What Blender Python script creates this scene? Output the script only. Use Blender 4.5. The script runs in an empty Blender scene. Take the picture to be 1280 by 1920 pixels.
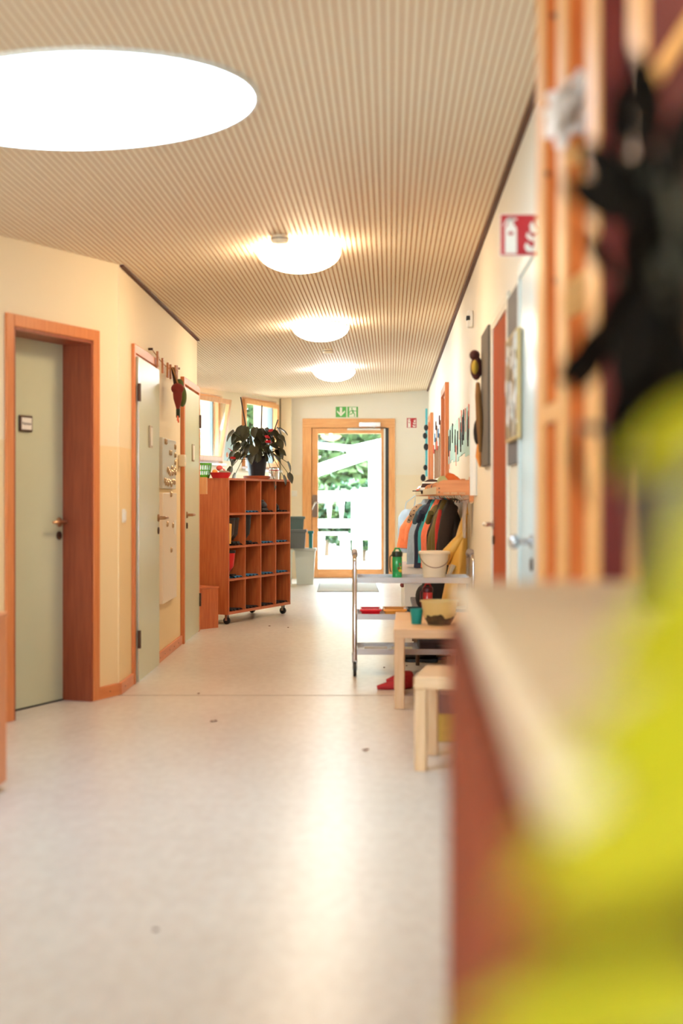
import bpy, bmesh, math, random
from mathutils import Vector, Matrix

random.seed(7)
C = bpy.context.scene
COL = C.collection
PI = math.pi
R = math.radians

# ------------------------------------------------------------------ camera
EYE = 1.14
cam = bpy.data.cameras.new('camera')
cam.sensor_fit = 'VERTICAL'; cam.sensor_height = 36.0; cam.sensor_width = 24.0
cam.lens = 50.0
cam.shift_y = -28 / 1920
cam.clip_start = 0.05; cam.clip_end = 300
cam.dof.use_dof = True; cam.dof.focus_distance = 12.5; cam.dof.aperture_fstop = 1.5
co = bpy.data.objects.new('camera', cam); COL.objects.link(co)
co.location = (0, 0, EYE); co.rotation_euler = (R(90), 0, 0)
C.camera = co

# ------------------------------------------------------------------ world, sun, exposure
w = bpy.data.worlds.new('world'); C.world = w; w.use_nodes = True
bg = w.node_tree.nodes['Background']
bg.inputs[0].default_value = (0.72, 0.87, 1.0, 1); bg.inputs[1].default_value = 26.0
sun = bpy.data.lights.new('sun', 'SUN'); sun.energy = 8.0; sun.angle = R(3); sun.color = (1, .96, .88)
so = bpy.data.objects.new('sun', sun); COL.objects.link(so)
so.rotation_euler = (R(48), 0, R(28))
vs = C.view_settings
vs.view_transform = 'Standard'; vs.look = 'None'; vs.gamma = 1.0; vs.use_curve_mapping = False
vs.exposure = 0.05
C.cycles.use_denoising = True
C.cycles.sample_clamp_indirect = 6.0
C.cycles.max_bounces = 10
LAMP = 44.0        # ceiling domes
LAMP_COLS = [(1.0, .75, .47), (1.0, .81, .58), (.97, .98, 1.0)]   # nearest to farthest
SKYL = 14.0         # round skylight

# ------------------------------------------------------------------ materials
def lin(c):
    return tuple((x/255/12.92 if x/255 <= .04045 else ((x/255+.055)/1.055)**2.4) for x in c)

MATS = {}
def mat(name, c, rough=.5, metal=0, spec=.5, noise=0, scale=20, stretch=(1,1,1), c2=None, bump=0, trans=0, coat=0, alpha=1):
    if name in MATS: return MATS[name]
    m = bpy.data.materials.new(name); m.use_nodes = True
    nt = m.node_tree; b = nt.nodes['Principled BSDF']
    c = lin(c); b.inputs['Base Color'].default_value = (*c, 1)
    b.inputs['Roughness'].default_value = rough; b.inputs['Metallic'].default_value = metal
    b.inputs['Specular IOR Level'].default_value = spec
    if coat: b.inputs['Coat Weight'].default_value = coat
    if trans: b.inputs['Transmission Weight'].default_value = trans
    if alpha < 1: b.inputs['Alpha'].default_value = alpha
    if noise or c2 or bump:
        tc = nt.nodes.new('ShaderNodeTexCoord'); mp = nt.nodes.new('ShaderNodeMapping')
        mp.inputs['Scale'].default_value = stretch
        nz = nt.nodes.new('ShaderNodeTexNoise'); nz.inputs['Scale'].default_value = scale
        nz.inputs['Detail'].default_value = 6
        nt.links.new(tc.outputs['Object'], mp.inputs[0]); nt.links.new(mp.outputs[0], nz.inputs['Vector'])
        rp = nt.nodes.new('ShaderNodeValToRGB')
        d = lin(c2) if c2 else tuple(x*(1-noise) for x in c)
        rp.color_ramp.elements[0].position = .3; rp.color_ramp.elements[1].position = .7
        rp.color_ramp.elements[0].color = (*d, 1); rp.color_ramp.elements[1].color = (*c, 1)
        nt.links.new(nz.outputs['Fac'], rp.inputs[0]); nt.links.new(rp.outputs[0], b.inputs['Base Color'])
        if bump:
            bp = nt.nodes.new('ShaderNodeBump'); bp.inputs['Strength'].default_value = bump; bp.inputs['Distance'].default_value = .002
            nt.links.new(nz.outputs['Fac'], bp.inputs['Height']); nt.links.new(bp.outputs[0], b.inputs['Normal'])
    MATS[name] = m
    return m

def emit(name, c, s):
    m = bpy.data.materials.new(name); m.use_nodes = True; nt = m.node_tree
    nt.nodes.remove(nt.nodes['Principled BSDF'])
    e = nt.nodes.new('ShaderNodeEmission'); e.inputs[0].default_value = (*c, 1); e.inputs[1].default_value = s
    nt.links.new(e.outputs[0], nt.nodes['Material Output'].inputs[0])
    return m

def glass_mat():
    m = bpy.data.materials.new('window_glass'); m.use_nodes = True; nt = m.node_tree
    nt.nodes.remove(nt.nodes['Principled BSDF'])
    t = nt.nodes.new('ShaderNodeBsdfTransparent'); t.inputs[0].default_value = (.95, .98, .97, 1)
    g = nt.nodes.new('ShaderNodeBsdfGlossy'); g.inputs['Roughness'].default_value = .02
    mx = nt.nodes.new('ShaderNodeMixShader'); mx.inputs[0].default_value = .04
    nt.links.new(t.outputs[0], mx.inputs[1]); nt.links.new(g.outputs[0], mx.inputs[2])
    nt.links.new(mx.outputs[0], nt.nodes['Material Output'].inputs[0])
    return m

def plaster(name, top, low, z=1.43):
    """painted wall: pale paint above a slightly deeper dado paint"""
    m = bpy.data.materials.new(name); m.use_nodes = True; nt = m.node_tree; b = nt.nodes['Principled BSDF']
    b.inputs['Roughness'].default_value = .6; b.inputs['Specular IOR Level'].default_value = .3
    g = nt.nodes.new('ShaderNodeNewGeometry'); sx = nt.nodes.new('ShaderNodeSeparateXYZ')
    nt.links.new(g.outputs['Position'], sx.inputs[0])
    gt = nt.nodes.new('ShaderNodeMath'); gt.operation = 'GREATER_THAN'; gt.inputs[1].default_value = z
    nt.links.new(sx.outputs['Z'], gt.inputs[0])
    mx = nt.nodes.new('ShaderNodeMixRGB'); mx.inputs[1].default_value = (*lin(low), 1); mx.inputs[2].default_value = (*lin(top), 1)
    nt.links.new(gt.outputs[0], mx.inputs[0])
    nz = nt.nodes.new('ShaderNodeTexNoise'); nz.inputs['Scale'].default_value = 160; nz.inputs['Detail'].default_value = 4
    nt.links.new(g.outputs['Position'], nz.inputs['Vector'])
    bp = nt.nodes.new('ShaderNodeBump'); bp.inputs['Strength'].default_value = .12; bp.inputs['Distance'].default_value = .002
    nt.links.new(nz.outputs['Fac'], bp.inputs['Height']); nt.links.new(bp.outputs[0], b.inputs['Normal'])
    nt.links.new(mx.outputs[0], b.inputs['Base Color'])
    return m

def lino():
    m = bpy.data.materials.new('linoleum'); m.use_nodes = True; nt = m.node_tree; b = nt.nodes['Principled BSDF']
    tc = nt.nodes.new('ShaderNodeTexCoord')
    mp = nt.nodes.new('ShaderNodeMapping'); mp.inputs['Scale'].default_value = (1, .45, 1)
    nt.links.new(tc.outputs['Object'], mp.inputs[0])
    n1 = nt.nodes.new('ShaderNodeTexNoise'); n1.inputs['Scale'].default_value = 2.2; n1.inputs['Detail'].default_value = 8; n1.inputs['Roughness'].default_value = .6
    n2 = nt.nodes.new('ShaderNodeTexNoise'); n2.inputs['Scale'].default_value = 24; n2.inputs['Detail'].default_value = 6
    nt.links.new(mp.outputs[0], n1.inputs['Vector']); nt.links.new(mp.outputs[0], n2.inputs['Vector'])
    mx = nt.nodes.new('ShaderNodeMixRGB'); mx.inputs[0].default_value = .5
    nt.links.new(n1.outputs['Fac'], mx.inputs[1]); nt.links.new(n2.outputs['Fac'], mx.inputs[2])
    rp = nt.nodes.new('ShaderNodeValToRGB'); e = rp.color_ramp.elements
    e[0].position = .36; e[1].position = .62
    e[0].color = (*lin((206, 193, 181)), 1); e[1].color = (*lin((221, 211, 200)), 1)
    nt.links.new(mx.outputs[0], rp.inputs[0]); nt.links.new(rp.outputs[0], b.inputs['Base Color'])
    rr = nt.nodes.new('ShaderNodeMapRange'); rr.inputs['To Min'].default_value = .28; rr.inputs['To Max'].default_value = .32
    nt.links.new(n1.outputs['Fac'], rr.inputs[0]); nt.links.new(rr.outputs[0], b.inputs['Roughness'])
    b.inputs['Specular IOR Level'].default_value = .42
    return m

def wood(name, c, c2, rough=.42, scale=9, axis='z', spec=.5, bump=.05):
    st = {'z': (6, 6, .5), 'x': (.5, 6, 6), 'y': (6, .5, 6)}[axis]
    return mat(name, c, rough, 0, spec, 0, scale, st, c2, bump)

GLASS = glass_mat()
WALL = plaster('cream_wall_paint', (243, 226, 194), (240, 213, 166))
WALLR = plaster('pale_wall_paint', (243, 235, 220), (242, 231, 209), 1.45)
LINO = lino()
BEECH = wood('beech_trim', (218, 136, 80), (204, 116, 62))
BEECHX = wood('beech_trim_flat', (218, 136, 80), (204, 116, 62), axis='x')
ALDER = wood('cubby_plywood', (198, 108, 60), (176, 84, 42))
ALDERX = wood('cubby_plywood_flat', (198, 108, 60), (176, 84, 42), axis='x')
PINE = wood('larch_frame', (222, 164, 108), (204, 140, 82))
BIRCH = wood('birch_furniture', (226, 186, 142), (212, 168, 122), axis='x')
BIRCHZ = wood('birch_furniture_leg', (226, 186, 142), (212, 168, 122))
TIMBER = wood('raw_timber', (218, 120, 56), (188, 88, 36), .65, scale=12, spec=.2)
TIMBERD = wood('shade_dark_timber', (120, 44, 34), (84, 26, 24), scale=12)  # shade between the upright boards is put into this darker timber colour
SIDEW = wood('sideboard_veneer', (124, 50, 20), (104, 40, 14), .7, spec=.15)
DOORG = mat('sage_door_laminate', (205, 208, 178), .32, noise=.04, scale=3)
DOORB = mat('pale_blue_door_laminate', (196, 214, 216), .3)
STEEL = mat('brushed_steel', (205, 205, 208), .24, 1)
DARKM = mat('dark_bronze_metal', (92, 70, 58), .35, .8)
WHITE = mat('white_plastic', (240, 238, 232), .4)
CREAM = mat('cream_plastic', (242, 226, 196), .4)
BLACK = mat('black_rubber', (22, 22, 24), .5)
SLAT = mat('ceiling_slat_paint', (252, 238, 214), .6, noise=.05, scale=60)
GROOVE = mat('ceiling_groove_felt', (224, 192, 158), .9)
_nt = GROOVE.node_tree; _tc = _nt.nodes.new('ShaderNodeTexCoord'); _wv = _nt.nodes.new('ShaderNodeTexWave')
_wv.bands_direction = 'Y'; _wv.inputs['Scale'].default_value = 15.7
_rp = _nt.nodes.new('ShaderNodeValToRGB'); _rp.color_ramp.elements[0].position = .35; _rp.color_ramp.elements[1].position = .5
_rp.color_ramp.elements[0].color = (*lin((186, 136, 98)), 1); _rp.color_ramp.elements[1].color = (*lin((240, 206, 168)), 1)
_nt.links.new(_tc.outputs['Object'], _wv.inputs['Vector']); _nt.links.new(_wv.outputs['Fac'], _rp.inputs[0]); _nt.links.new(_rp.outputs[0], _nt.nodes['Principled BSDF'].inputs['Base Color'])
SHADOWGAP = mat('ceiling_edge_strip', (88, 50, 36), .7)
REDSIGN = mat('red_safety_sign', (178, 22, 34), .4)
GREENSIGN = mat('green_safety_sign', (78, 160, 70), .4)
SIGNW = mat('sign_white', (246, 240, 228), .5)
PAPER = mat('white_paper', (244, 240, 232), .7)

# ------------------------------------------------------------------ mesh helpers
class MB:
    def __init__(s): s.v = []; s.f = []
    def add(s, v, f, M=None):
        o = len(s.v)
        s.v += [tuple(M @ Vector(p)) if M else tuple(p) for p in v]
        s.f += [tuple(i+o for i in q) for q in f]; return s
    def box(s, x0, x1, y0, y1, z0, z1, M=None):
        v = [(x0,y0,z0),(x1,y0,z0),(x1,y1,z0),(x0,y1,z0),(x0,y0,z1),(x1,y0,z1),(x1,y1,z1),(x0,y1,z1)]
        return s.add(v, [(0,3,2,1),(4,5,6,7),(0,1,5,4),(1,2,6,5),(2,3,7,6),(3,0,4,7)], M)
    def prism(s, poly, y0, y1, M=None):
        """polygon in x,z (counter-clockwise seen from -y) extruded along y"""
        n = len(poly)
        v = [(x, y0, z) for x, z in poly] + [(x, y1, z) for x, z in poly]
        f = [tuple(range(n)), tuple(range(2*n-1, n-1, -1))] + [(i, n+i, n+(i+1) % n, (i+1) % n) for i in range(n)]
        return s.add(v, f, M)
    def lathe(s, prof, seg=24, c=(0,0,0), M=None, sy=1.0):
        v = []; f = []; n = len(prof)
        for r, z in prof:
            for k in range(seg):
                a = 2*PI*k/seg; v.append((c[0]+r*math.cos(a), c[1]+r*sy*math.sin(a), c[2]+z))
        for i in range(n-1):
            for k in range(seg):
                k2 = (k+1) % seg; f.append((i*seg+k, i*seg+k2, (i+1)*seg+k2, (i+1)*seg+k))
        if prof[0][0] > 1e-6: f.append(tuple(range(seg-1, -1, -1)))
        if prof[-1][0] > 1e-6: f.append(tuple((n-1)*seg+k for k in range(seg)))
        return s.add(v, f, M)
    def tube(s, pts, r, seg=8, M=None):
        pts = [Vector(p) for p in pts]; n = len(pts)
        rs = r if isinstance(r, (list, tuple)) else [r]*n
        v = []; f = []; up = None
        for i, p in enumerate(pts):
            t = (pts[min(i+1, n-1)] - pts[max(i-1, 0)])
            t = t.normalized() if t.length > 1e-9 else Vector((0,0,1))
            if up is None:
                up = Vector((0,0,1)) if abs(t.z) < .9 else Vector((1,0,0))
            a = t.cross(up)
            if a.length < 1e-4: a = t.cross(Vector((0,1,0)))
            a.normalize(); b = a.cross(t).normalized(); up = b
            for k in range(seg):
                q = 2*PI*k/seg; v.append(p + a*rs[i]*math.cos(q) + b*rs[i]*math.sin(q))
        for i in range(n-1):
            for k in range(seg):
                k2 = (k+1) % seg; f.append((i*seg+k, i*seg+k2, (i+1)*seg+k2, (i+1)*seg+k))
        f.append(tuple(range(seg-1, -1, -1))); f.append(tuple((n-1)*seg+k for k in range(seg)))
        return s.add(v, f, M)
    def ball(s, c, r, seg=14, ring=9, M=None):
        rx, ry, rz = r if isinstance(r, tuple) else (r, r, r)
        v = [(c[0], c[1], c[2]-rz)]; f = []
        for i in range(1, ring):
            t = -PI/2 + PI*i/ring
            for k in range(seg):
                a = 2*PI*k/seg
                v.append((c[0]+rx*math.cos(t)*math.cos(a), c[1]+ry*math.cos(t)*math.sin(a), c[2]+rz*math.sin(t)))
        v.append((c[0], c[1], c[2]+rz)); top = len(v)-1
        for k in range(seg):
            k2 = (k+1) % seg; f.append((0, 1+k2, 1+k))
            for i in range(ring-2):
                f.append((1+i*seg+k, 1+i*seg+k2, 1+(i+1)*seg+k2, 1+(i+1)*seg+k))
            f.append((1+(ring-2)*seg+k, 1+(ring-2)*seg+k2, top))
        return s.add(v, f, M)
    def mesh(s, name, m, smooth=True):
        me = bpy.data.meshes.new(name); me.from_pydata(s.v, [], s.f)
        bm = bmesh.new(); bm.from_mesh(me); bmesh.ops.recalc_face_normals(bm, faces=bm.faces); bm.to_mesh(me); bm.free()
        if m: me.materials.append(m)
        if smooth:
            me.polygons.foreach_set('use_smooth', [True]*len(me.polygons))
            me.set_sharp_from_angle(angle=R(38))
        me.update(); return me
    def build(s, name, m, parent=None, smooth=True, bevel=0, solid=0, sub=0):
        return link(name, s.mesh(name, m, smooth), parent, bevel, solid, sub)

def link(name, me, parent=None, bevel=0, solid=0, sub=0):
    o = bpy.data.objects.new(name, me); COL.objects.link(o)
    if parent: o.parent = parent
    if solid:
        k = o.modifiers.new('solid', 'SOLIDIFY'); k.thickness = solid; k.offset = 0
    if sub:
        k = o.modifiers.new('sub', 'SUBSURF'); k.levels = sub; k.render_levels = sub
    if bevel:
        k = o.modifiers.new('bevel', 'BEVEL'); k.width = bevel; k.segments = 2; k.limit_method = 'ANGLE'
    return o

def B(x0, x1, y0, y1, z0, z1): return MB().box(x0, x1, y0, y1, z0, z1)

def tag(o, label=None, cat=None, group=None, kind=None):
    if label: o['label'] = label
    if cat: o['category'] = cat
    if group: o['group'] = group
    if kind: o['kind'] = kind
    return o

def thing(name, label, cat, loc=(0,0,0), rz=0, group=None, kind=None):
    o = bpy.data.objects.new(name, None); COL.objects.link(o); o.empty_display_size = .05
    o.location = loc; o.rotation_euler = (0, 0, rz)
    return tag(o, label, cat, group, kind)

def dup(root, loc=None, rz=None, label=None, group=None):
    r = root.copy(); COL.objects.link(r)
    if loc is not None: r.location = loc
    if rz is not None: r.rotation_euler = (0, 0, rz)
    tag(r, label, None, group)
    for ch in list(root.children):
        c = ch.copy(); COL.objects.link(c); c.parent = r
        for g in list(ch.children):
            d = g.copy(); COL.objects.link(d); d.parent = c
    return r

def text_mesh(name, txt, size, m, parent, loc, rot=(PI/2, 0, 0)):
    cu = bpy.data.curves.new(name, 'FONT'); cu.body = txt; cu.size = size; cu.align_x = 'CENTER'; cu.align_y = 'CENTER'; cu.extrude = .0006
    t = bpy.data.objects.new(name, cu); COL.objects.link(t)
    me = bpy.data.meshes.new_from_object(t.evaluated_get(bpy.context.evaluated_depsgraph_get()))
    COL.objects.unlink(t); bpy.data.objects.remove(t)
    me.name = name; me.materials.clear(); me.materials.append(m)
    o = bpy.data.objects.new(name, me); COL.objects.link(o); o.parent = parent; o.location = loc; o.rotation_euler = rot
    return o

# ------------------------------------------------------------------ plan of the building (metres; +y runs down the corridor)
def zc(x): return 2.56 + .06*x                     # ceiling pitches gently up to the right
SR = .0341
def rw(y): return .537 + SR*y                      # right wall line
A_R = math.atan2(-1, -SR)                          # local x of right-wall things (x towards the camera, y into the wall)
def lw(y): return -1.276 + .012*(y-8.662)          # left corridor wall line
A_L = math.atan2(1, .012)
K = Vector((-1.288, 8.2)); U = Vector((.381, .924)).normalized()
A_D = math.atan2(U.y, U.x)
FAR = 19.9
def ww(y): return -1.71 + .326*(y-17.2)            # window wall line
WU = Vector((.326, 1)).normalized(); A_W = math.atan2(WU.y, WU.x)

def wall(name, p0, p1, t, m, openings=(), label='', side=1, top=None):
    """wall from p0 to p1, thickness t on the left of the direction; openings (s0,s1,z0,z1)"""
    p0 = Vector(p0); p1 = Vector(p1); L = (p1-p0).length; u = (p1-p0)/L; n = Vector((-u.y, u.x))*side
    mb = MB()
    def seg(s0, s1, z0, z1):
        q = []
        for dn in (0, t):
            for s_ in (s0, s1):
                p = p0+u*s_+n*dn; q.append(p)
        a, b, c, d = q[0], q[1], q[3], q[2]
        zt = [z1 if z1 is not None else (top or zc(p.x)+.03) for p in (a, b, c, d)]
        v = [(p.x, p.y, z0) for p in (a,b,c,d)] + [(p.x, p.y, z) for p, z in zip((a,b,c,d), zt)]
        mb.add(v, [(0,3,2,1),(4,5,6,7),(0,1,5,4),(1,2,6,5),(2,3,7,6),(3,0,4,7)])
    s = 0
    for (s0, s1, z0, z1) in sorted(openings):
        if s0 > s: seg(s, s0, 0, None)
        if z0 > 0: seg(s0, s1, 0, z0)
        seg(s0, s1, z1, None)
        s = s1
    if s < L: seg(s, L, 0, None)
    o = mb.build(name, m, smooth=False)
    return tag(o, label, 'wall', None, 'structure')

def at(px, py, y):
    """photo pixel at depth y -> point"""
    return Vector(((px-640)*y/2666.7, y, EYE-(py-932)*y/2666.7))

# ------------------------------------------------------------------ floor
o = B(-6.5, 1.6, -2.2, 20.1, -.12, 0).build('floor', LINO, smooth=False)
tag(o, 'pale beige linoleum floor of the long corridor', 'floor', None, 'structure')
seam = mat('floor_seam', (120, 92, 70), .7)
B(-1.55, .85, 8.17, 8.176, 0, .0012).build('seam', seam, o)
crumb = mat('crumbs', (110, 60, 36), .8)
rr = random.Random(3)
for px, py in ((404, 1352), (397, 1353), (372, 1301), (688, 1406), (683, 1407), (720, 1252), (762, 1249), (505, 1174), (540, 1177), (292, 1745)):
    y = 2666.7*EYE/(py-932); p = at(px, py, y)
    MB().lathe([(.004, 0), (.012*rr.uniform(.6, 1.2), .002), (.006, .005), (0, .006)], 7, (p.x, p.y, 0)).build('crumb', crumb, o)

# ------------------------------------------------------------------ ceiling: backing board with one long slat after another
SLOPE_M = Matrix(((1,0,0,0),(0,1,0,0),(.06,0,1,2.56),(0,0,0,1)))
ce = MB()
ce.add([(-6.5,-2.2,zc(-6.5)+.004),(1.6,-2.2,zc(1.6)+.004),(1.6,20.1,zc(1.6)+.004),(-6.5,20.1,zc(-6.5)+.004),
        (-6.5,-2.2,zc(-6.5)+.2),(1.6,-2.2,zc(1.6)+.2),(1.6,20.1,zc(1.6)+.2),(-6.5,20.1,zc(-6.5)+.2)],
       [(0,3,2,1),(4,5,6,7),(0,1,5,4),(1,2,6,5),(2,3,7,6),(3,0,4,7)])
ceiling = ce.build('ceiling', GROOVE, smooth=False)
tag(ceiling, 'cream grooved acoustic slat ceiling running down the corridor', 'ceiling', None, 'structure')
PITCH, SW = .028, .0185
sl = None
for k in range(165):
    a = .535 - SW - k*PITCH
    if sl is None or True:
        m_ = MB(); y0, y1 = -2.1, 20.0
        v = []
        for z in (0, .0035):
            for (x, y) in ((a+SR*y0, y0), (a+SW+SR*y0, y0), (a+SW+SR*y1, y1), (a+SR*y1, y1)):
                v.append((x, y, zc(x)+z))
        m_.add(v, [(0,3,2,1),(4,5,6,7),(0,1,5,4),(1,2,6,5),(2,3,7,6),(3,0,4,7)])
        m_.build('slat', SLAT, ceiling, smooth=False)
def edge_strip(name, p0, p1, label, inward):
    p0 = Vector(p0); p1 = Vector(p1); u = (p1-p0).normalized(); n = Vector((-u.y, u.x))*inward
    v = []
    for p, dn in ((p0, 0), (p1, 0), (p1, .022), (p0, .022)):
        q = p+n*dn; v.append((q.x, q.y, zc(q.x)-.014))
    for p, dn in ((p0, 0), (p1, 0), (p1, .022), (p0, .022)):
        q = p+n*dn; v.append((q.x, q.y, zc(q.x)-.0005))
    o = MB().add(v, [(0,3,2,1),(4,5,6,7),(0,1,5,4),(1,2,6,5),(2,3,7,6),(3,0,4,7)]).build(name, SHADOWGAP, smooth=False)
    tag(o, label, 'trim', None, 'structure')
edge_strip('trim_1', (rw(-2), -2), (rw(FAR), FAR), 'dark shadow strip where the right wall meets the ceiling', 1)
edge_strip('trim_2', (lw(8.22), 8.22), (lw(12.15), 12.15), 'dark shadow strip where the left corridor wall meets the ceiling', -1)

# ------------------------------------------------------------------ walls
def D(s): return K - U*s                            # point on the angled wall, s metres before the corner
D1a, D1b = .262, 1.046                              # opening of door 1 (distance from the corner)
wall('wall_left_front', D(10.6), D(0), .25, WALL, [(10.6-D1b, 10.6-D1a, 0, 2.03)], 'cream angled wall around the recessed sage door')
wall('wall_left', (lw(8.2), 8.2), (lw(12.15), 12.15), .16, WALL, [(.50, 1.42, 0, 2.02), (2.88, 3.86, 0, 2.02)], 'cream left corridor wall with two sage doors')
wall('wall_alcove', (lw(12.15)-.17, 12.15), (-3.5, 12.15), .16, WALL, (), 'cream wall turning into the alcove behind the cubby shelf', -1)
W0 = 11.9
def ws(y): return (y-W0)/WU.y
wins = [(ws(13.2), ws(15.6), 1.0, 2.38), (ws(16.75), ws(17.86), 1.55, 2.41), (ws(18.47), ws(19.76), 1.50, 2.46)]
wall('wall_window', (ww(W0), W0), (ww(FAR)+.003, FAR), .3, WALL, wins, 'cream slanted wall holding the garden windows')
X0 = ww(FAR)-.4
wall('wall_far', (X0, FAR), (1.45, FAR), .3, WALLR, [(-.53-X0, .735-X0, 0, 2.225)], 'cream end wall with the glazed exit door')
RD = [(5.02, 5.72), (6.42, 7.36), (13.05, 14.0), (17.7, 18.7)]
wall('wall_right', (rw(-2), -2), (rw(FAR), FAR), .2, WALLR, [((a+2)*math.hypot(1, SR), (b+2)*math.hypot(1, SR), 0, 2.02 if a < 12 else 2.12) for a, b in RD], 'cream right corridor wall with doors and coat rack', -1)
wall('wall_back', (-6.4, -2.0), (.6, -2.0), .25, WALL, [(1.9, 5.7, .8, 2.1)], 'cream wall behind with an added wide window', -1)
bw = thing('added_window_back', 'unseen wide window added in the wall behind for daylight', 'window', (-6.4, -2.0, 0), 0, None, 'structure')  # out of view, added and sized to bring daylight into the near hall
for x in (1.9, 3.77, 5.64): B(x, x+.06, -.12, -.06, .86, 2.04).build('mullion', PINE, bw)
B(1.9, 5.7, -.12, -.06, .8, .86).build('rail', PINE, bw); B(1.9, 5.7, -.12, -.06, 2.04, 2.1).build('rail', PINE, bw)
for x in (1.96, 3.83): B(x, x+1.81, -.095, -.085, .86, 2.04).build('pane', GLASS, bw)
# dark rooms behind the side doors are closed off by the leaves themselves
pil = MB().box(-.842, -.70, FAR-.12, FAR+.02, 0, zc(-.7)+.02).build('column', WALL, smooth=False)
tag(pil, 'slim cream pilaster between the garden window and exit wall', 'column', None, 'structure')

# baseboards
def baseboard(name, p0, p1, label, h=.07, t=.016, inward=-1):
    p0 = Vector(p0); p1 = Vector(p1); u = (p1-p0).normalized(); L = (p1-p0).length
    o = thing(name, label, 'baseboard', (p0.x, p0.y, 0), math.atan2(u.y, u.x), None, 'structure')
    B(0, L, -t, 0, 0, h).build('board', BEECHX, o, bevel=.003)
    for k in range(max(1, int(L/.25))):
        MB().lathe([(.004, 0), (.004, .002)], 8, M=Matrix.Translation((.12+.25*k, -t, .035)) @ Matrix.Rotation(R(90), 4, 'X')).build('nail', DARKM, o)
baseboard('baseboard_left_front', D(.232), D(0), 'short wooden baseboard between recessed door and wall corner')
baseboard('baseboard_left_edge', D(2.6), D(1.082), 'wooden baseboard left of the recessed sage door')
baseboard('baseboard_left_corner', (lw(8.2), 8.2), (lw(8.66), 8.66), 'pale wooden baseboard between wall corner and second door')
baseboard('baseboard_left', (lw(9.66), 9.66), (lw(11.04), 11.04), 'wooden baseboard under the white magnet board')
baseboard('baseboard_right', (rw(13.0), 13.0), (rw(7.42), 7.42), 'wooden baseboard of the right wall behind the trolley')
baseboard('baseboard_far', (.76, FAR), (1.2, FAR), 'wooden baseboard right of the exit door')

# ------------------------------------------------------------------ doors
def lever(parent, x, z, y, flip=1, m=STEEL, size=1.0):
    """rosette + lever on the room side (local -y); flip=-1 points the lever to local -x"""
    h = MB()
    h.lathe([(.026, 0), (.026, .006), (.022, .010), (.011, .012), (.011, .05), (.0, .05)], 16, M=Matrix.Translation((x, y, z)) @ Matrix.Rotation(R(90), 4, 'X'))
    h.tube([(x, y-.044, z), (x+flip*.02, y-.05, z), (x+flip*.06, y-.052, z+.003), (x+flip*.115, y-.05, z), (x+flip*.125, y-.044, z-.002)], [.010, .0105, .0095, .009, .007], 10)
    o = h.build('handle', m, parent)
    return o

def keyhole(parent, x, z, y, m=DARKM):
    k = MB().lathe([(.024, 0), (.024, .006), (.02, .009), (.006, .009), (.006, .004), (0, .004)], 16, M=Matrix.Translation((x, y, z)) @ Matrix.Rotation(R(90), 4, 'X'))
    return k.build('lock_rosette', m, parent)

def door_sign(parent, x, z, y, txt, w=.115, h=.12, m=DARKM):
    s_ = B(x-w/2, x+w/2, y-.012, y, z-h/2, z+h/2).build('door_sign', m, parent, bevel=.004)
    B(x-w/2+.012, x+w/2-.012, y-.0135, y-.012, z-h/2+.012, z+h/2-.012).build('paper_insert', PAPER, s_)
    if txt: text_mesh('lettering', txt, .021, mat('sign_ink', (60, 50, 46), .8), s_, (x, y-.0142, z))
    return s_

def casing(root, x0, x1, zt, cw, m, proj=.014, depth=None, mj=None):
    """flat architrave around an opening and its jamb lining"""
    B(x0-cw, x0, -proj, 0, 0, zt+cw).build('casing', m, root, bevel=.003)
    B(x1, x1+cw, -proj, 0, 0, zt+cw).build('casing', m, root, bevel=.003)
    B(x0, x1, -proj, 0, zt, zt+cw).build('casing', m, root, bevel=.003)
    if depth:
        j = MB(); j.box(x0, x0+.018, -.01, depth, 0, zt); j.box(x1-.018, x1, -.01, depth, 0, zt); j.box(x0, x1, -.01, depth, zt-.018, zt)
        j.build('jamb', mj or m, root, smooth=False)

# door 1 : deep recess on the angled wall
p = D(D1b)
d1 = thing('door_1', 'sage green flush door deep in a beech frame, angled wall at left', 'door', (p.x, p.y, 0), A_D, None, 'structure')
W1 = D1b-D1a
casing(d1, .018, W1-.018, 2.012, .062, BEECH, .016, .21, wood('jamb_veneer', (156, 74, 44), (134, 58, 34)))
lf = B(.018, W1-.018, .178, .218, .006, 2.0).build('leaf', DOORG, d1, bevel=.002)
MB().box(.018, W1-.018, .17, .22, 0, .005).build('threshold', BLACK, d1)
h = lever(d1, W1-.075, 1.0, .178, -1, mat('warm_brass', (196, 164, 132), .3, 1)); keyhole(d1, W1-.075, .925, .178)
door_sign(d1, .385, 1.535, .178, 'Putzraum', .115, .088)

# doors 2, 3 : flush leaves on the left corridor wall
def flush_door(name, ya, yb, label, mleaf, top=2.0, knob_right=True, sgn='', ang=0):
    r_ = thing(name, label, 'door', (lw(ya), ya, 0), A_L, None, 'structure')
    L = yb-ya
    casing(r_, 0, L, top+.02, .055, BEECH, .02, .15)
    lf = B(.004, L-.004, -.034, .006, .008, top).build('leaf', mleaf, r_, bevel=.002)
    B(.004, .014, -.0345, .004, .008, top).build('edge_strip', STEEL, r_)
    hx = L-.07
    lever(r_, hx, 1.0, -.034, 1 if name == 'door_2' else 1, mat('lever_bronze', (170, 128, 92), .3, .9)); keyhole(r_, hx, .915, -.034)
    for z in (1.78, .27):
        MB().tube([(-.004, -.04, z-.055), (-.004, -.04, z+.055)], .011, 10).build('hinge', DARKM, r_)
    door_sign(r_, L*.52, 1.53, -.034, sgn, .1, .14, mat('sign_steel', (186, 170, 150), .4, .5))
    return r_
flush_door('door_2', 8.70, 9.62, 'sage green door beside wall corner, nearer of the two on the corridor wall', DOORG, 2.0)
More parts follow.
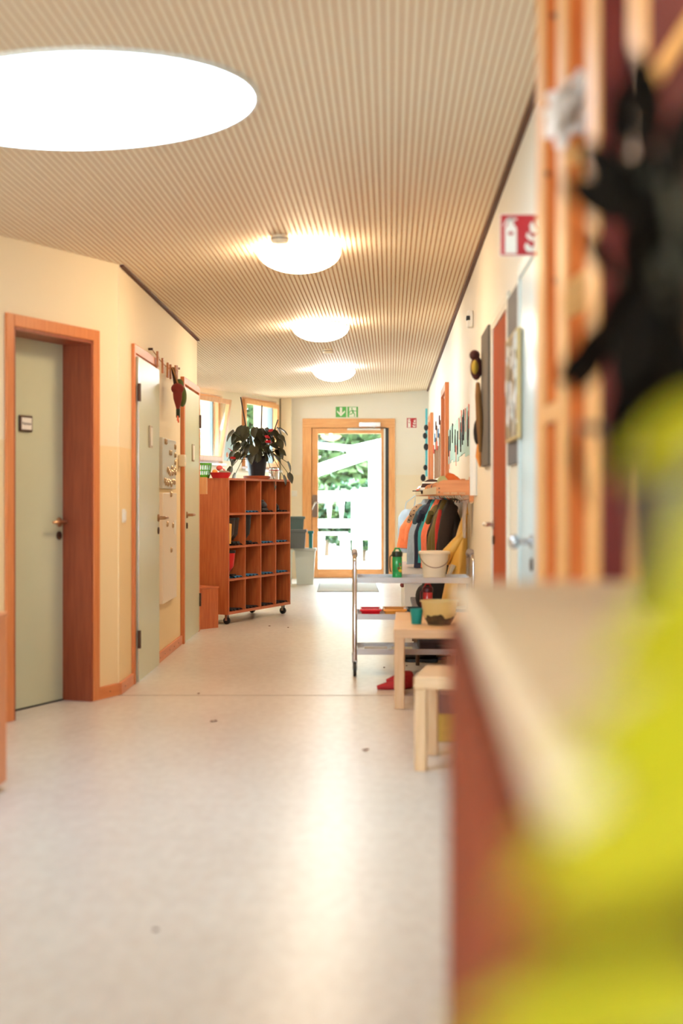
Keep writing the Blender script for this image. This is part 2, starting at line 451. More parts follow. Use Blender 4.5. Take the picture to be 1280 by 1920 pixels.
d3 = thing('door_3', 'sage green door next to the magnet boards, farther on the corridor wall', 'door', (lw(11.08), 11.08, 0), A_L, None, 'structure')
casing(d3, 0, .98, 2.02, .055, BEECH, .03, .15)
B(.004, .976, -.03, .006, .008, 2.0).build('leaf', DOORG, d3, bevel=.002)
lever(d3, .09, 1.0, -.03, 1, mat('lever_bronze', (170, 128, 92))); keyhole(d3, .09, .915, -.03)
door_sign(d3, .48, 1.5, -.03, '', .1, .14, mat('sign_steel', (186, 170, 150)))
for z in (1.78, .27): MB().tube([(.984, -.036, z-.055), (.984, -.036, z+.055)], .011, 10).build('hinge', DARKM, d3)

# exit door
ex = thing('door_4', 'glazed larch exit door to the garden at the corridor end', 'door', (0, FAR, 0), 0, None, 'structure')
B(-.545, -.42, -.02, .1, 0, 2.11).build('frame_post', PINE, ex, bevel=.004)
B(.66, .748, -.02, .1, 0, 2.11).build('frame_post', PINE, ex, bevel=.004)
B(-.545, .748, -.02, .1, 2.11, 2.238).build('frame_head', wood('larch_frame_flat', (222,164,108), (204,140,82), axis='x'), ex, bevel=.004)
B(-.415, -.328, 0, .07, .012, 2.105).build('stile', PINE, ex, bevel=.004)
B(.552, .59, 0, .07, .012, 2.105).build('stile', PINE, ex, bevel=.004)
LX = MATS['larch_frame_flat']
B(-.328, .552, 0, .07, 2.028, 2.105).build('rail', LX, ex, bevel=.004)
B(-.328, .552, 0, .07, .012, .135).build('rail', LX, ex, bevel=.004)
B(-.328, .552, .03, .036, .135, 2.028).build('pane', GLASS, ex)
B(-.43, .67, .072, .098, 0, .03).build('gasket', BLACK, ex); B(-.43, -.395, .072, .098, 0, 2.14).build('gasket', BLACK, ex); B(.585, .67, .072, .098, 0, 2.14).build('gasket', BLACK, ex); B(-.43, .67, .072, .098, 2.09, 2.14).build('gasket', BLACK, ex)
B(.59, .614, -.008, .06, .012, 2.10).build('edge_profile', WHITE, ex)
B(.614, .66, -.004, .05, 0, 2.108).build('finger_guard', mat('finger_guard_rubber', (18, 28, 34), .45), ex)
B(-.545, .748, -.01, .25, 0, .010).build('threshold', STEEL, ex)
c_ = B(.245, .545, -.075, -.02, 2.12, 2.185).build('door_closer', STEEL, ex, bevel=.006)
B(.08, .545, -.05, -.02, 2.075, 2.098).build('slide_rail', WHITE, c_)
MB().tube([(.46, -.05, 2.12), (.46, -.05, 2.10), (.10, -.045, 2.098)], .008, 8).build('closer_arm', STEEL, c_)
MB().tube([(.545, -.03, 2.108), (.62, -.03, 2.108), (.645, -.03, 2.09)], .006, 8).build('cable', BLACK, c_)
pl = MB().prism([(-.405, .86), (-.34, .86), (-.335, .9), (-.335, 1.13), (-.34, 1.17), (-.405, 1.17), (-.41, 1.13), (-.41, .9)], -.012, 0).build('handle_plate', mat('handle_plate', (128, 108, 96), .4, .6), ex)
MB().tube([(-.372, -.01, 1.06), (-.372, -.07, 1.06), (-.34, -.075, 1.065), (-.17, -.06, 1.055)], [.013, .013, .013, .008], 10).build('lever_handle', STEEL, pl)
MB().tube([(-.372, -.06, 1.06), (-.40, -.07, 1.0), (-.41, -.07, .96)], [.012, .011, .008], 10).build('lever_handle', STEEL, pl)

# right-wall doors
def rw_thing(name, label, cat, y, z=0, group=None, kind=None):
    return thing(name, label, cat, (rw(y), y, z), A_R, group, kind)
d5 = rw_thing('door_5', 'pale blue flush door on the right wall beside timber posts', 'door', 5.72, 0, None, 'structure')
casing(d5, 0, .70, 2.02, .05, mat('pale_blue_frame', (206, 216, 212), .4), .02, .18)
B(.004, .696, -.012, .03, .008, 2.0).build('leaf', DOORB, d5, bevel=.002)
h = MB(); h.lathe([(.026, 0), (.026, .008), (.012, .012), (.012, .05), (0, .05)], 16, M=Matrix.Translation((.47, -.012, .975)) @ Matrix.Rotation(R(90), 4, 'X'))
h.ball((.455, -.078, .975), (.03, .022, .028)); h.build('handle', STEEL, d5)
keyhole(d5, .47, .89, -.012)
d6 = rw_thing('door_6', 'brown veneer door on the right wall between painted boards', 'door', 7.36, 0, None, 'structure')
casing(d6, 0, .94, 2.02, .045, mat('white_frame', (236, 226, 206), .5), .014, .18)
B(.004, .936, -.004, .036, .008, 2.0).build('leaf', wood('brown_door_veneer', (180, 84, 42), (156, 66, 30), .75, spec=.1), d6, bevel=.002)
lever(d6, .08, 1.0, -.004, 1); keyhole(d6, .08, .92, -.004)
for nm, ya, lab in (('door_7', 14.0, 'white door with beech frame beyond the penguin mural'), ('door_8', 18.7, 'white door with beech frame farthest down the right wall')):
    d = rw_thing(nm, lab, 'door', ya, 0, None, 'structure'); L = .95 if nm == 'door_7' else 1.0
    casing(d, 0, L, 2.12, .07, BEECH, .035, .18)
    B(.02, L-.02, .09, .13, .008, 2.09).build('leaf', mat('white_door', (238, 236, 228), .4), d, bevel=.002)
    lever(d, .09, 1.0, .09, 1)

# ------------------------------------------------------------------ windows
def window(name, ya, yb, z0, z1, label, tilt=0, mid=False):
    p = Vector((ww(ya), ya)); L = (yb-ya)/WU.y
    o = thing(name, label, 'window', (p.x, p.y, 0), A_W, None, 'structure')
    f = .055
    fr = MB(); fr.box(0, f, .02, .09, z0, z1); fr.box(L-f, L, .02, .09, z0, z1); fr.box(f, L-f, .02, .09, z0, z0+f); fr.box(f, L-f, .02, .09, z1-f, z1)
    fr.build('frame', PINE, o, smooth=False, bevel=.004)
    B(-.02, L+.02, -.06, .3, z0-.03, z0).build('sill', WHITE, o, bevel=.004)
    g = .06
    sa = bpy.data.objects.new('sash', None); COL.objects.link(sa); sa.parent = o; sa.location = (0, .02, z0+.03); sa.rotation_euler = (R(tilt), 0, 0)
    H = z1-z0-.06
    B(.03, .03+g, -.05, .0, 0, H).build('sash_stile', PINE, sa, bevel=.004)
    B(L-.03-g, L-.03, -.05, .0, 0, H).build('sash_stile', PINE, sa, bevel=.004)
    B(.03+g, L-.03-g, -.05, .0, 0, g).build('sash_rail', PINE, sa, bevel=.004)
    B(.03+g, L-.03-g, -.05, .0, H-g, H).build('sash_rail', PINE, sa, bevel=.004)
    if mid: B(L*.78, L*.78+.03, -.045, -.005, g, H-g).build('glazing_bar', mat('grey_frame_edge', (116, 140, 150), .4), sa)
    B(.03+g, L-.03-g, -.03, -.024, g, H-g).build('pane', GLASS, sa)
    # outer aluminium cladding strips seen through the glass
    B(L-f-.03, L-f, .09, .13, z0, z1).build('cladding', mat('grey_frame_edge', (116, 140, 150), .4), o)
    B(0, L, .26, .34, z0-.06, z0-.01).build('outer_sill', STEEL, o)
window('window_1', 16.77, 17.84, 1.56, 2.40, 'garden window tilted inward behind the green basket', 9)
window('window_2', 18.49, 19.74, 1.51, 2.45, 'closed garden window behind the red flowering plant', 0, True)
window('added_window_alcove', 13.22, 15.58, 1.01, 2.37, 'unseen garden window added in the alcove for daylight')  # added out of view to bring daylight to the far corridor and cubby

# ------------------------------------------------------------------ ceiling lights
DOMES = [emit('lamp_diffuser_glow', c, LAMP*k) for c, k in zip(LAMP_COLS, (.90, 1.05, .8))]
RIMM = mat('lamp_rim', (240, 236, 228), .4)
def dome(y, x, label, m):
    t = thing('ceiling_lamp', label, 'lamp', (x, y, zc(x)), 0, 'round dome lamps along the corridor ceiling')
    r = .232
    prof = [(r*math.cos(a), -.028-.118*math.sin(a)) for a in [i*PI/2/9 for i in range(9)]] + [(0, -.146)]
    MB().lathe(prof, 40).build('diffuser', m, t)
    MB().lathe([(.17, 0), (.17, -.022), (0, -.022)], 32).build('base_plate', RIMM, t)
for y, x, lab in ((7.98, -.238, 'nearest glowing white dome lamp, smoke detector beside it'), (11.57, -.17, 'middle glowing white dome lamp of three in a row'), (15.6, -.08, 'farthest glowing white dome lamp, towards the exit door')):
    dome(y, x, lab, DOMES.pop(0))
sk = thing('skylight', 'large round white skylight disc near the camera at upper left', 'skylight', (-.89, 4.93, zc(-.89)))
r = .60
slope = Matrix.Rotation(-math.atan(.06), 4, 'Y')
MB().lathe([(r-.01, -.012), (r*.7, -.02), (0, -.024)], 64, M=slope).build('diffuser', emit('skylight_diffuser_glow', (.60, .80, 1.0), SKYL), sk)
MB().lathe([(r-.012, .0), (r-.012, -.014), (r+.004, -.014), (r+.004, 0)], 64, M=slope).build('rim', RIMM, sk)
def detector(x, y, label, bracket=True):
    t = thing('smoke_detector', label, 'smoke detector', (x, y, zc(x)), 0, 'smoke detectors on the ceiling')
    MB().lathe([(.045, 0), (.045, -.012), (.05, -.014), (.05, -.030), (.042, -.042), (.02, -.046), (0, -.046)], 24).build('housing', CREAM, t)
    MB().lathe([(.051, -.016), (.051, -.02)], 24).build('vent_ring', DARKM, t)
detector(-.33, 7.62, 'smoke detector in front of the nearest dome lamp')
detector(-.13, 13.6, 'smoke detector between the two far dome lamps')

# ------------------------------------------------------------------ signs
def poly_plate(root, name, polys, y0, y1, m):
    mb = MB()
    for q in polys: mb.prism(q, y0, y1)
    return mb.build(name, m, root, smooth=False)
def circ(cx, cz, r, n=14): return [(cx+r*math.cos(2*PI*k/n), cz+r*math.sin(2*PI*k/n)) for k in range(n)]
def bar(x0, z0, x1, z1, w):
    d = Vector((x1-x0, z1-z0)).normalized(); n = Vector((-d.y, d.x))*w/2
    return [(x0-n.x, z0-n.y), (x1-n.x, z1-n.y), (x1+n.x, z1+n.y), (x0+n.x, z0+n.y)]
def ext_sign(label, loc, rz, S):
    t = thing('extinguisher_sign', label, 'sign', loc, rz)
    B(-S/2, S/2, -.004, 0, -S/2, S/2).build('plate', SIGNW, t)
    q = S*.475
    B(-q, q, -.0055, -.004, -q, q).build('red_field', REDSIGN, t)
    e = S
    body = [[(-.38*e, -.44*e), (-.10*e, -.44*e), (-.10*e, .14*e), (-.14*e, .22*e), (-.34*e, .22*e), (-.38*e, .14*e)],
            [(-.31*e, .22*e), (-.17*e, .22*e), (-.17*e, .32*e), (-.31*e, .32*e)], circ(-.25*e, .36*e, .06*e, 10),
            bar(-.40*e, .20*e, -.33*e, .36*e, .045*e), bar(-.33*e, .37*e, -.10*e, .37*e, .05*e)]
    s_ = poly_plate(t, 'extinguisher_pictogram', body, -.007, -.0055, SIGNW)
    B(-.30*e, -.18*e, -.008, -.007, -.0*e, .07*e).build('band', REDSIGN, s_)
    fl = [[(.14*e, -.40*e), (.34*e, -.40*e), (.40*e, -.30*e), (.36*e, -.22*e), (.26*e, -.30*e), (.12*e, -.18*e), (.08*e, -.28*e)],
          [(.22*e, -.14*e), (.40*e, -.14*e), (.42*e, -.04*e), (.36*e, .02*e), (.28*e, -.06*e), (.14*e, .06*e), (.12*e, -.04*e)],
          [(.22*e, .06*e), (.32*e, .04*e), (.40*e, .10*e), (.34*e, .16*e), (.26*e, .32*e), (.20*e, .24*e)],
          [(.34*e, .20*e), (.40*e, .16*e), (.38*e, .38*e), (.33*e, .32*e)]]
    poly_plate(t, 'flame_pictogram', fl, -.007, -.0055, SIGNW)
    return t
p = at(975, 441, 5.12); ext_sign('red fire extinguisher sign projecting from the right wall', (p.x+.002, 5.12, p.z), 0, .153)
p = at(771.5, 793, FAR-.002); ext_sign('small red fire extinguisher sign on the end wall', (p.x, FAR-.001, p.z), 0, .143)
p = at(639, 772.5, FAR)
t = thing('exit_arrow_sign', 'green sign with white down arrow above the exit door', 'sign', (p.x, FAR, p.z))
B(-.073, .073, -.005, 0, -.073, .073).build('plate', GREENSIGN, t)
poly_plate(t, 'arrow_pictogram', [bar(0, .065, 0, -.02, .034), [(-.055, -.005), (0, -.062), (.055, -.005), (.055, .022), (0, -.026), (-.055, .022)]], -.0065, -.005, SIGNW)
p = at(661, 772.5, FAR)
t = thing('exit_running_sign', 'green sign with running figure right of the arrow sign', 'sign', (p.x, FAR, p.z))
B(-.073, .073, -.005, 0, -.073, .073).build('plate', GREENSIGN, t)
poly_plate(t, 'doorway_pictogram', [[(-.048, -.07), (.05, -.07), (.05, .066), (-.048, .066)]], -.006, -.005, SIGNW)
poly_plate(t, 'running_figure', [circ(-.012, .046, .011, 10), bar(-.008, .03, .008, -.012, .022), bar(-.004, .026, -.036, .012, .010), bar(-.036, .012, -.044, -.012, .009), bar(0, .026, .026, .010, .010), bar(.026, .010, .046, .018, .009),
                               bar(.006, -.010, -.018, -.030, .012), bar(-.018, -.030, -.046, -.032, .011), bar(.010, -.012, .028, -.034, .012), bar(.028, -.034, .024, -.064, .011)], -.0072, -.006, GREENSIGN)

# ------------------------------------------------------------------ left-wall fittings
def lw_thing(name, label, cat, y, z=0, group=None):
    return thing(name, label, cat, (lw(y), y, z), A_L, group)
t = lw_thing('light_switch', 'white light switch beside the wall corner on the left', 'switch', 8.33, 1.03)
B(-.04, .04, -.012, 0, -.04, .04).build('switch_frame', WHITE, t, bevel=.004); B(-.027, .027, -.018, -.012, -.027, .027).build('rocker', WHITE, t, bevel=.002)
t = thing('light_switch', 'small white switch left of the exit door', 'switch', (-.66, FAR, 1.19))
B(-.04, .04, -.012, 0, -.04, .04).build('switch_frame', WHITE, t, bevel=.004); B(-.027, .027, -.018, -.012, -.027, .027).build('rocker', WHITE, t, bevel=.002)
t = lw_thing('call_box', 'cream plastic box on the frame of the farther sage door', 'box', 10.93, 1.42)
B(-.05, .05, -.05, 0, -.045, .045).build('housing', CREAM, t, bevel=.006); B(-.02, .02, -.053, -.05, -.01, .03).build('cover', WHITE, t, bevel=.001)
ub = lw_thing('magnet_board', 'upper grey steel board covered in round magnets', 'board', 9.86, 1.20)
B(0, .72, -.022, 0, 0, .355).build('panel', mat('steel_board', (206, 208, 200), .35, .3), ub, bevel=.002)
lb = lw_thing('white_board', 'tall white board hanging below the magnet board', 'board', 9.82, .40)
B(0, .74, -.03, 0, 0, .77).build('panel', mat('board_laminate', (240, 226, 206), .35), lb, bevel=.003)
MAGM = mat('magnet_metal', (196, 166, 128), .3, .7)
proto = None
def magnet(x, z, base, label, group, y=-.022):
    global proto
    if proto is None:
        me = MB().lathe([(.02, 0), (.02, .006), (.015, .012), (0, .012)], 16, M=Matrix.Rotation(R(90), 4, 'X')).mesh('magnet', MAGM)
        proto = me
    q = Matrix.Rotation(A_L, 4, 'Z') @ Vector((x, y, 0))
    o = bpy.data.objects.new('magnet', proto); COL.objects.link(o)
    o.location = (base.location.x+q.x, base.location.y+q.y, base.location.z+z); o.rotation_euler = (0, 0, A_L)
    tag(o, label, 'magnet', group)
NTH = ['first', 'second', 'third', 'fourth', 'fifth', 'sixth', 'seventh', 'eighth', 'ninth', 'tenth']
for k, (x, z) in enumerate(((.12, .33), (.17, .33))): magnet(x, z, ub, '%s of two round magnets at top left of the grey board' % ('left', 'right')[k], 'magnets on the grey board')
for k, (x, z) in enumerate(((.36, .26), (.42, .26))): magnet(x, z, ub, '%s of two round magnets in the middle of the grey board' % ('left', 'right')[k], 'magnets on the grey board')
for k, z in enumerate((.31, .25, .195)): magnet(.65, z, ub, '%s of three round magnets down the right edge of the grey board' % ('topmost', 'middle', 'lowest')[k], 'magnets on the grey board')
for k, (x, z) in enumerate(((.25, .135), (.31, .12), (.37, .11), (.43, .12), (.47, .15), (.50, .115), (.57, .13), (.62, .145), (.66, .12))): magnet(x, z, ub, '%s round magnet from left in the second lowest row of the grey board' % NTH[k], 'magnets on the grey board')
for k, (x, z) in enumerate(((.10, .055), (.15, .04), (.20, .05), (.26, .035), (.31, .05), (.37, .045), (.43, .03), (.49, .05), (.55, .055), (.61, .05))): magnet(x, z, ub, '%s round magnet from left in the bottom row of the grey board' % NTH[k], 'magnets on the grey board')
for x, z, lab in ((.40, .76, 'round magnet at the top edge of the tall white board'), (.20, .55, 'round magnet at upper left of the tall white board'), (.50, .535, 'round magnet at upper right of the tall white board'), (.41, .36, 'lowest round magnet on the tall white board')):
    magnet(x, z, lb, lab, None, -.03)
p = at(318, 962, lb.location.y+.62)
tag(B(-.04, .04, -.034, -.031, -.05, .05).build('note_card', PAPER), 'small white note pinned to the tall white board', 'note')
o = bpy.data.objects['note_card']; q = Matrix.Rotation(A_L, 4, 'Z') @ Vector((.62, 0, 0)); o.location = (lb.location.x+q.x, lb.location.y+q.y, .92); o.rotation_euler = (0, 0, A_L)

# garland of clothespins above the boards
ROPE = mat('jute_string', (172, 120, 70), .9)
st = lw_thing('string_line', 'jute string with clothespins above the magnet boards', 'string', 9.34, 0)
def sag(s): return 2.112 - .05*math.sin(PI*min(1, s/1.42))
MB().tube([(s, -.024, sag(s)) for s in [1.42*i/14 for i in range(15)]], .0035, 6).build('string', ROPE, st)
for s in (0, 1.42): MB().lathe([(.008, 0), (.008, .03), (0, .03)], 8, M=Matrix.Translation((s, 0, sag(s))) @ Matrix.Rotation(R(90), 4, 'X')).build('nail', DARKM, st)
PEG = wood('peg_wood', (206, 140, 84), (176, 110, 62))
def peg_mesh():
    mb = MB()
    mb.box(-.016, -.004, -.007, .007, -.085, .02, Matrix.Rotation(R(4), 4, 'Y')); mb.box(.004, .016, -.007, .007, -.085, .02, Matrix.Rotation(R(-4), 4, 'Y'))
    mb.tube([(-.014, -.008, -.02), (.014, -.008, -.02)], .004, 6)
    return mb.mesh('clothespin', PEG)
pm = peg_mesh()
for k, s in enumerate((.20, .45, .71, .86, 1.14, 1.21)):
    q = Matrix.Rotation(A_L, 4, 'Z') @ Vector((s, -.032, 0))
    o = bpy.data.objects.new('clothespin', pm); COL.objects.link(o); o.location = (st.location.x+q.x, st.location.y+q.y, sag(s)+.006); o.rotation_euler = (0, random.uniform(-.12, .12), A_L); o.scale = (1, 1, 1)
    tag(o, '%s wooden clothespin from left on the string above the magnet boards' % NTH[k], 'clothespin', 'clothespins on the string')
hb = lw_thing('felt_creature', 'dark red and green felt creature hanging from the pin string', 'decoration', 9.34+.74, 0)
MB().tube([(0, -.06, 2.06), (-.02, -.09, 1.98), (-.06, -.11, 1.93)], .006, 6).build('cord', ROPE, hb)
MB().tube([(.02, -.06, 2.06), (.05, -.09, 1.9), (.04, -.10, 1.82), (.09, -.09, 1.74)], [.012, .02, .016, .006], 8).build('vine', mat('felt_brown', (66, 46, 30), .9), hb)
MB().ball((-.1, -.11, 1.90), (.05, .045, .04)).tube([(-.1, -.11, 1.90), (-.09, -.11, 1.83), (-.07, -.11, 1.76)], [.035, .03, .012], 10).build('body', mat('felt_maroon', (128, 44, 36), .9), hb)
MB().tube([(-.07, -.11, 1.76), (-.07, -.11, 1.70)], .014, 8).build('neck', mat('felt_dark_green', (40, 50, 34), .9), hb)
MB().prism([(-.105, 1.675), (-.075, 1.69), (-.04, 1.665), (-.05, 1.70), (-.062, 1.735), (-.085, 1.71)], -.115, -.105).build('felt_star', mat('felt_coral', (238, 120, 84), .9), hb)
MB().ball((.10, -.12, 1.86), (.055, .03, .075)).build('wing', mat('felt_green', (92, 104, 50), .9), hb)
MB().ball((.09, -.10, 1.945), (.045, .03, .04)).build('wing', mat('felt_green', (92, 104, 50), .9), hb)

# poster between the windows
yp = 17.9
t = thing('childrens_poster', 'pale blue children drawing with orange shape between the windows', 'poster', (ww(yp), yp, 0), A_W)
B(0, .36, -.005, 0, 1.60, 1.92).build('sheet', mat('pale_blue_paper', (196, 222, 222), .7), t)
MB().prism(circ(.10, 1.675, .035, 10), -.007, -.005).build('shell_drawing', mat('orange_paint', (204, 120, 72), .7), t)
MB().prism(bar(.2, 1.72, .24, 1.82, .006), -.007, -.005).prism(bar(.19, 1.7, .17, 1.64, .006), -.007, -.005).build('pencil_drawing', mat('pencil_blue', (140, 172, 184), .7), t)

# ------------------------------------------------------------------ cubby shelf on castors
CU = Vector((.37, .929)).normalized(); A_C = math.atan2(CU.y, CU.x)
FL = Vector((-1.007, 12.67))
CW, CD, CZ0, CZ1 = 1.37, .44, .09, 1.31
cub = thing('cubby_shelf', 'tall plywood shelf of sixteen open cubbies on castors', 'shelf', (FL.x, FL.y, 0), A_C)
TK = .019
def side(x, hole):
    mb = MB()
    if not hole: mb.box(x, x+TK, 0, CD, CZ0, CZ1)
    else:
        y0, y1, z0, z1 = .235, .335, 1.235, 1.275
        mb.box(x, x+TK, 0, y0, CZ0, CZ1); mb.box(x, x+TK, y1, CD, CZ0, CZ1); mb.box(x, x+TK, y0, y1, CZ0, z0); mb.box(x, x+TK, y0, y1, z1, CZ1)
    return mb
side(0, True).build('side_panel', ALDER, cub, smooth=False)
side(CW-TK, False).build('side_panel', ALDER, cub, smooth=False)
B(TK, CW-TK, 0, CD, CZ1-TK, CZ1).build('top_panel', ALDERX, cub)
B(TK, CW-TK, CD-.008, CD, CZ0, CZ1-TK).build('back_panel', ALDER, cub)
B(TK, CW-TK, 0, CD-.008, CZ0, CZ0+TK+.006).build('bottom_panel', ALDERX, cub)
cw = (CW-TK)/4
rows = [CZ0+TK+.006]
rh = (CZ1-TK-rows[0])/4
LINER = mat('cut_edge_ply', (232, 172, 116), .5)
for i in range(1, 4):
    B(i*cw, i*cw+TK, .0, CD-.008, rows[0], CZ1-TK).build('divider', ALDER, cub)
for j in range(1, 4):
    z = rows[0]+j*rh
    for i in range(4):
        B(i*cw+TK, (i+1)*cw, 0, CD-.008, z-TK, z).build('shelf_board', ALDERX, cub)
def caster(parent, x, y, z, r=.032):
    k = MB(); k.box(x-.02, x+.02, y-.025, y+.025, z-.006, z); k.box(x-.018, x-.014, y-.012, y+.012, r, z); k.box(x+.014, x+.018, y-.012, y+.012, r, z)
    f_ = k.build('caster', STEEL, parent)
    MB().lathe([(r*.5, -.011), (r, -.009), (r, .009), (r*.5, .011)], 18, M=Matrix.Translation((x, y, r)) @ Matrix.Rotation(R(90), 4, 'Y')).build('wheel', BLACK, f_)
for x, y in ((.07, .05), (CW-.07, .05), (.07, CD-.06), (CW-.07, CD-.06)): caster(cub, x, y, CZ0)
ORD = ['first', 'second', 'third', 'fourth']
def cell(i, j): return (i*cw+TK, (i+1)*cw, rows[0]+(3-j)*rh)   # column i, row j from the top: x0, x1, z
MATC = [mat('blue_mat_rubber', (52, 124, 172), .6), mat('charcoal_mat_rubber', (48, 44, 48), .7)]
RC = Matrix.Translation((FL.x, FL.y, 0)) @ Matrix.Rotation(A_C, 4, 'Z')
def zig(x0, x1, z, m, label):
    mb = MB(); n = 8; v = []; f = []
    for k in range(n+1):
        x = x0+.012+(x1-x0-.024)*k/n; zz = z+.004+(.014 if k % 2 else 0)
        v += [(x, .015, zz), (x, CD-.05, zz), (x, .015, zz-.003), (x, CD-.05, zz-.003)]
    for k in range(n):
        a = 4*k; f += [(a, a+4, a+5, a+1), (a+2, a+3, a+7, a+6), (a, a+2, a+6, a+4), (a+1, a+5, a+7, a+3)]
    f += [(0, 1, 3, 2), (4*n, 4*n+2, 4*n+3, 4*n+1)]
    o = mb.add(v, f).build('shoe_mat', m, smooth=False); o.matrix_world = RC
    tag(o, label, 'mat', 'wavy shoe mats in the cubbies')
for i, j, c in ((1,0,0), (2,0,1), (3,0,1), (0,1,1), (1,1,1), (2,1,0), (3,1,0), (0,2,0), (1,2,0), (2,2,0), (3,2,0), (0,3,1), (1,3,1), (2,3,1), (3,3,1)):
    x0, x1, z = cell(i, j)
    zig(x0, x1, z, MATC[c], '%s wavy shoe mat in the cubby of the %s row, %s column' % (('blue', 'dark')[c], ORD[j], ORD[i]))
def shoe(loc_x, y, z, m, label, boot=0, ms=BLACK, rz=90, s=1.0):
    t = thing('boot' if boot else 'shoe', label, 'boot' if boot else 'shoe')
    t.matrix_world = RC @ Matrix.Translation((loc_x, y, z)) @ Matrix.Rotation(R(rz), 4, 'Z') @ Matrix.Scale(s, 4)
    # shoe along +x, toe at +x
    sole = MB(); pr = [(-.085,-.028),(-.06,-.034),(0,-.03),(.05,-.038),(.085,-.026),(.095,0),(.085,.026),(.05,.038),(0,.03),(-.06,.034),(-.085,.028)]
    v = [(x, yy, 0) for x, yy in pr]+[(x, yy, .016) for x, yy in pr]; n = len(pr)
    sole.add(v, [tuple(range(n-1, -1, -1)), tuple(range(n, 2*n))]+[(k, (k+1) % n, n+(k+1) % n, n+k) for k in range(n)])
    sole.build('sole', ms, t)
    up = MB()
    if boot:
        up.tube([(.075, 0, .035), (.04, 0, .04), (-.01, 0, .055), (-.035, 0, .09), (-.04, 0, .15), (-.04, 0, boot)], [.022, .032, .038, .04, .042, .047], 14)
        up.build('shaft', m, t)
        MB().lathe([(.047, 0), (.05, .003), (.05, .02), (.046, .023), (.04, .02)], 16, (-.04, 0, boot-.012)).build('cuff', ms, t)
    else:
        up.tube([(.088, 0, .026), (.06, 0, .032), (.02, 0, .042), (-.03, 0, .05), (-.07, 0, .048), (-.085, 0, .04)], [.014, .03, .034, .034, .03, .018], 14)
        up.build('upper', m, t); MB().lathe([(.026, 0), (.03, .003), (.026, .01)], 14, (-.045, 0, .074)).build('collar', ms, t)
    return t
BLK = mat('black_leather', (26, 22, 22), .45); DBR = mat('dark_brown_rubber', (48, 32, 28), .4); REDR = mat('red_rubber', (206, 22, 30), .3)
x0, x1, z = cell(2, 0); shoe(x0+.12, .05, z+.02, BLK, 'black shoe in the top row, third cubby', rz=10, s=1.15)
x0, x1, z = cell(3, 0); shoe(x0+.07, .10, z+.02, BLK, 'black shoe at the left of the top right cubby', rz=-80)
for k, lab in enumerate(('dark rubber boot in front, second row first cubby', 'dark rubber boot behind its twin, second row first cubby')):
    x0, x1, z = cell(0, 1); shoe(x0+.10+.105*k, .085+.01*k, z+.02, DBR, lab, .22, rz=88)
x0, x1, z = cell(1, 1); shoe(x0+.10, .085, z+.02, BLK, 'tall dark boot in the second row, second cubby', .24, rz=88)
x0, x1, z = cell(0, 2); shoe(x0+.10, .09, z+.02, REDR, 'red rubber boot with black cuff, third row first cubby', .20, rz=88, s=1.1)
x0, x1, z = cell(0, 1); o = MB().box(-.03, .03, -.004, .004, 0, .2).build('yellow_card', mat('yellow_card', (236, 176, 82), .7)); o.matrix_world = RC @ Matrix.Translation((x0+.03, .015, z+.02)) @ Matrix.Scale(.9, 4) @ Matrix.Rotation(R(5), 4, 'Y')
tag(o, 'yellow card leaning in the second row, first cubby', 'card')

# ---- things on the cubby shelf
def on_cub(x, y): return RC @ Vector((x, y, CZ1))
# anthurium
def leaf_mesh(name, m, heart=True, L=1.0, W=.62, curl=.18):
    """unit leaf along +y from the stem (0,0,0), width along x"""
    n = 8; v = []; f = []
    for i in range(n+1):
        t = i/n
        wdt = W*.5*(math.sin(PI*min(1, t*.92+.08))**.75)*(1.15-.55*t) if heart else W*.5*math.sin(PI*t)**.8
        if i == n: wdt = .004
        y = L*(t-(.10*(1 if heart else 0)*(1-t)))
        zz = -curl*t*t
        for k, u_ in enumerate((-1, -.5, 0, .5, 1)):
            v.append((wdt*u_, y - (.06*(abs(u_)) if heart and i == 0 else 0), zz + .10*W*abs(u_)*(1-t*.4)))
    for i in range(n):
        for k in range(4): f.append((i*5+k, i*5+k+1, (i+1)*5+k+1, (i+1)*5+k))
    return MB().add(v, f).mesh(name, m)
def leaf_mat(name, c, trans=.25, c2=None, rough=.35):
    m = mat(name, c, rough, noise=.25 if not c2 else 0, c2=c2, scale=3)
    nt = m.node_tree; b = nt.nodes['Principled BSDF']; out = nt.nodes['Material Output']
    tl = nt.nodes.new('ShaderNodeBsdfTranslucent'); mx = nt.nodes.new('ShaderNodeMixShader'); mx.inputs[0].default_value = trans
    q = lin(c); tl.inputs[0].default_value = (min(1, q[0]*1.4), min(1, q[1]*1.5), q[2], 1)
    nt.links.new(b.outputs[0], mx.inputs[1]); nt.links.new(tl.outputs[0], mx.inputs[2]); nt.links.new(mx.outputs[0], out.inputs[0])
    return m
def leaf_frame(base, direction, size, roll=0):
    d = Vector(direction).normalized(); s_ = d.cross(Vector((0, 0, 1)))
    if s_.length < 1e-3: s_ = Vector((1, 0, 0))
    s_.normalize(); n = s_.cross(d)
    M = Matrix((s_, d, n)).transposed().to_4x4() @ Matrix.Rotation(roll, 4, 'Y')
    return Matrix.Translation(base) @ M @ Matrix.Scale(size, 4)
p = on_cub(1.02, .20)
an = thing('flowering_plant', 'dark leafy potted plant with red flowers on the cubby shelf', 'plant', p)
MB().lathe([(.105, 0), (.125, .008), (.132, .03), (.126, .034), (.115, .02), (0, .016)], 30).build('saucer', mat('terracotta', (172, 84, 50), .6), an)
MB().lathe([(.075, .018), (.10, .20), (.107, .205), (.107, .225), (.098, .225), (.092, .20), (0, .195)], 28).build('pot', mat('black_pot', (20, 24, 34), .45), an)
LFM = leaf_mat('anthurium_leaf', (62, 58, 40), .12)
lm = leaf_mesh('leaf', LFM, True, 1, .85, .22)
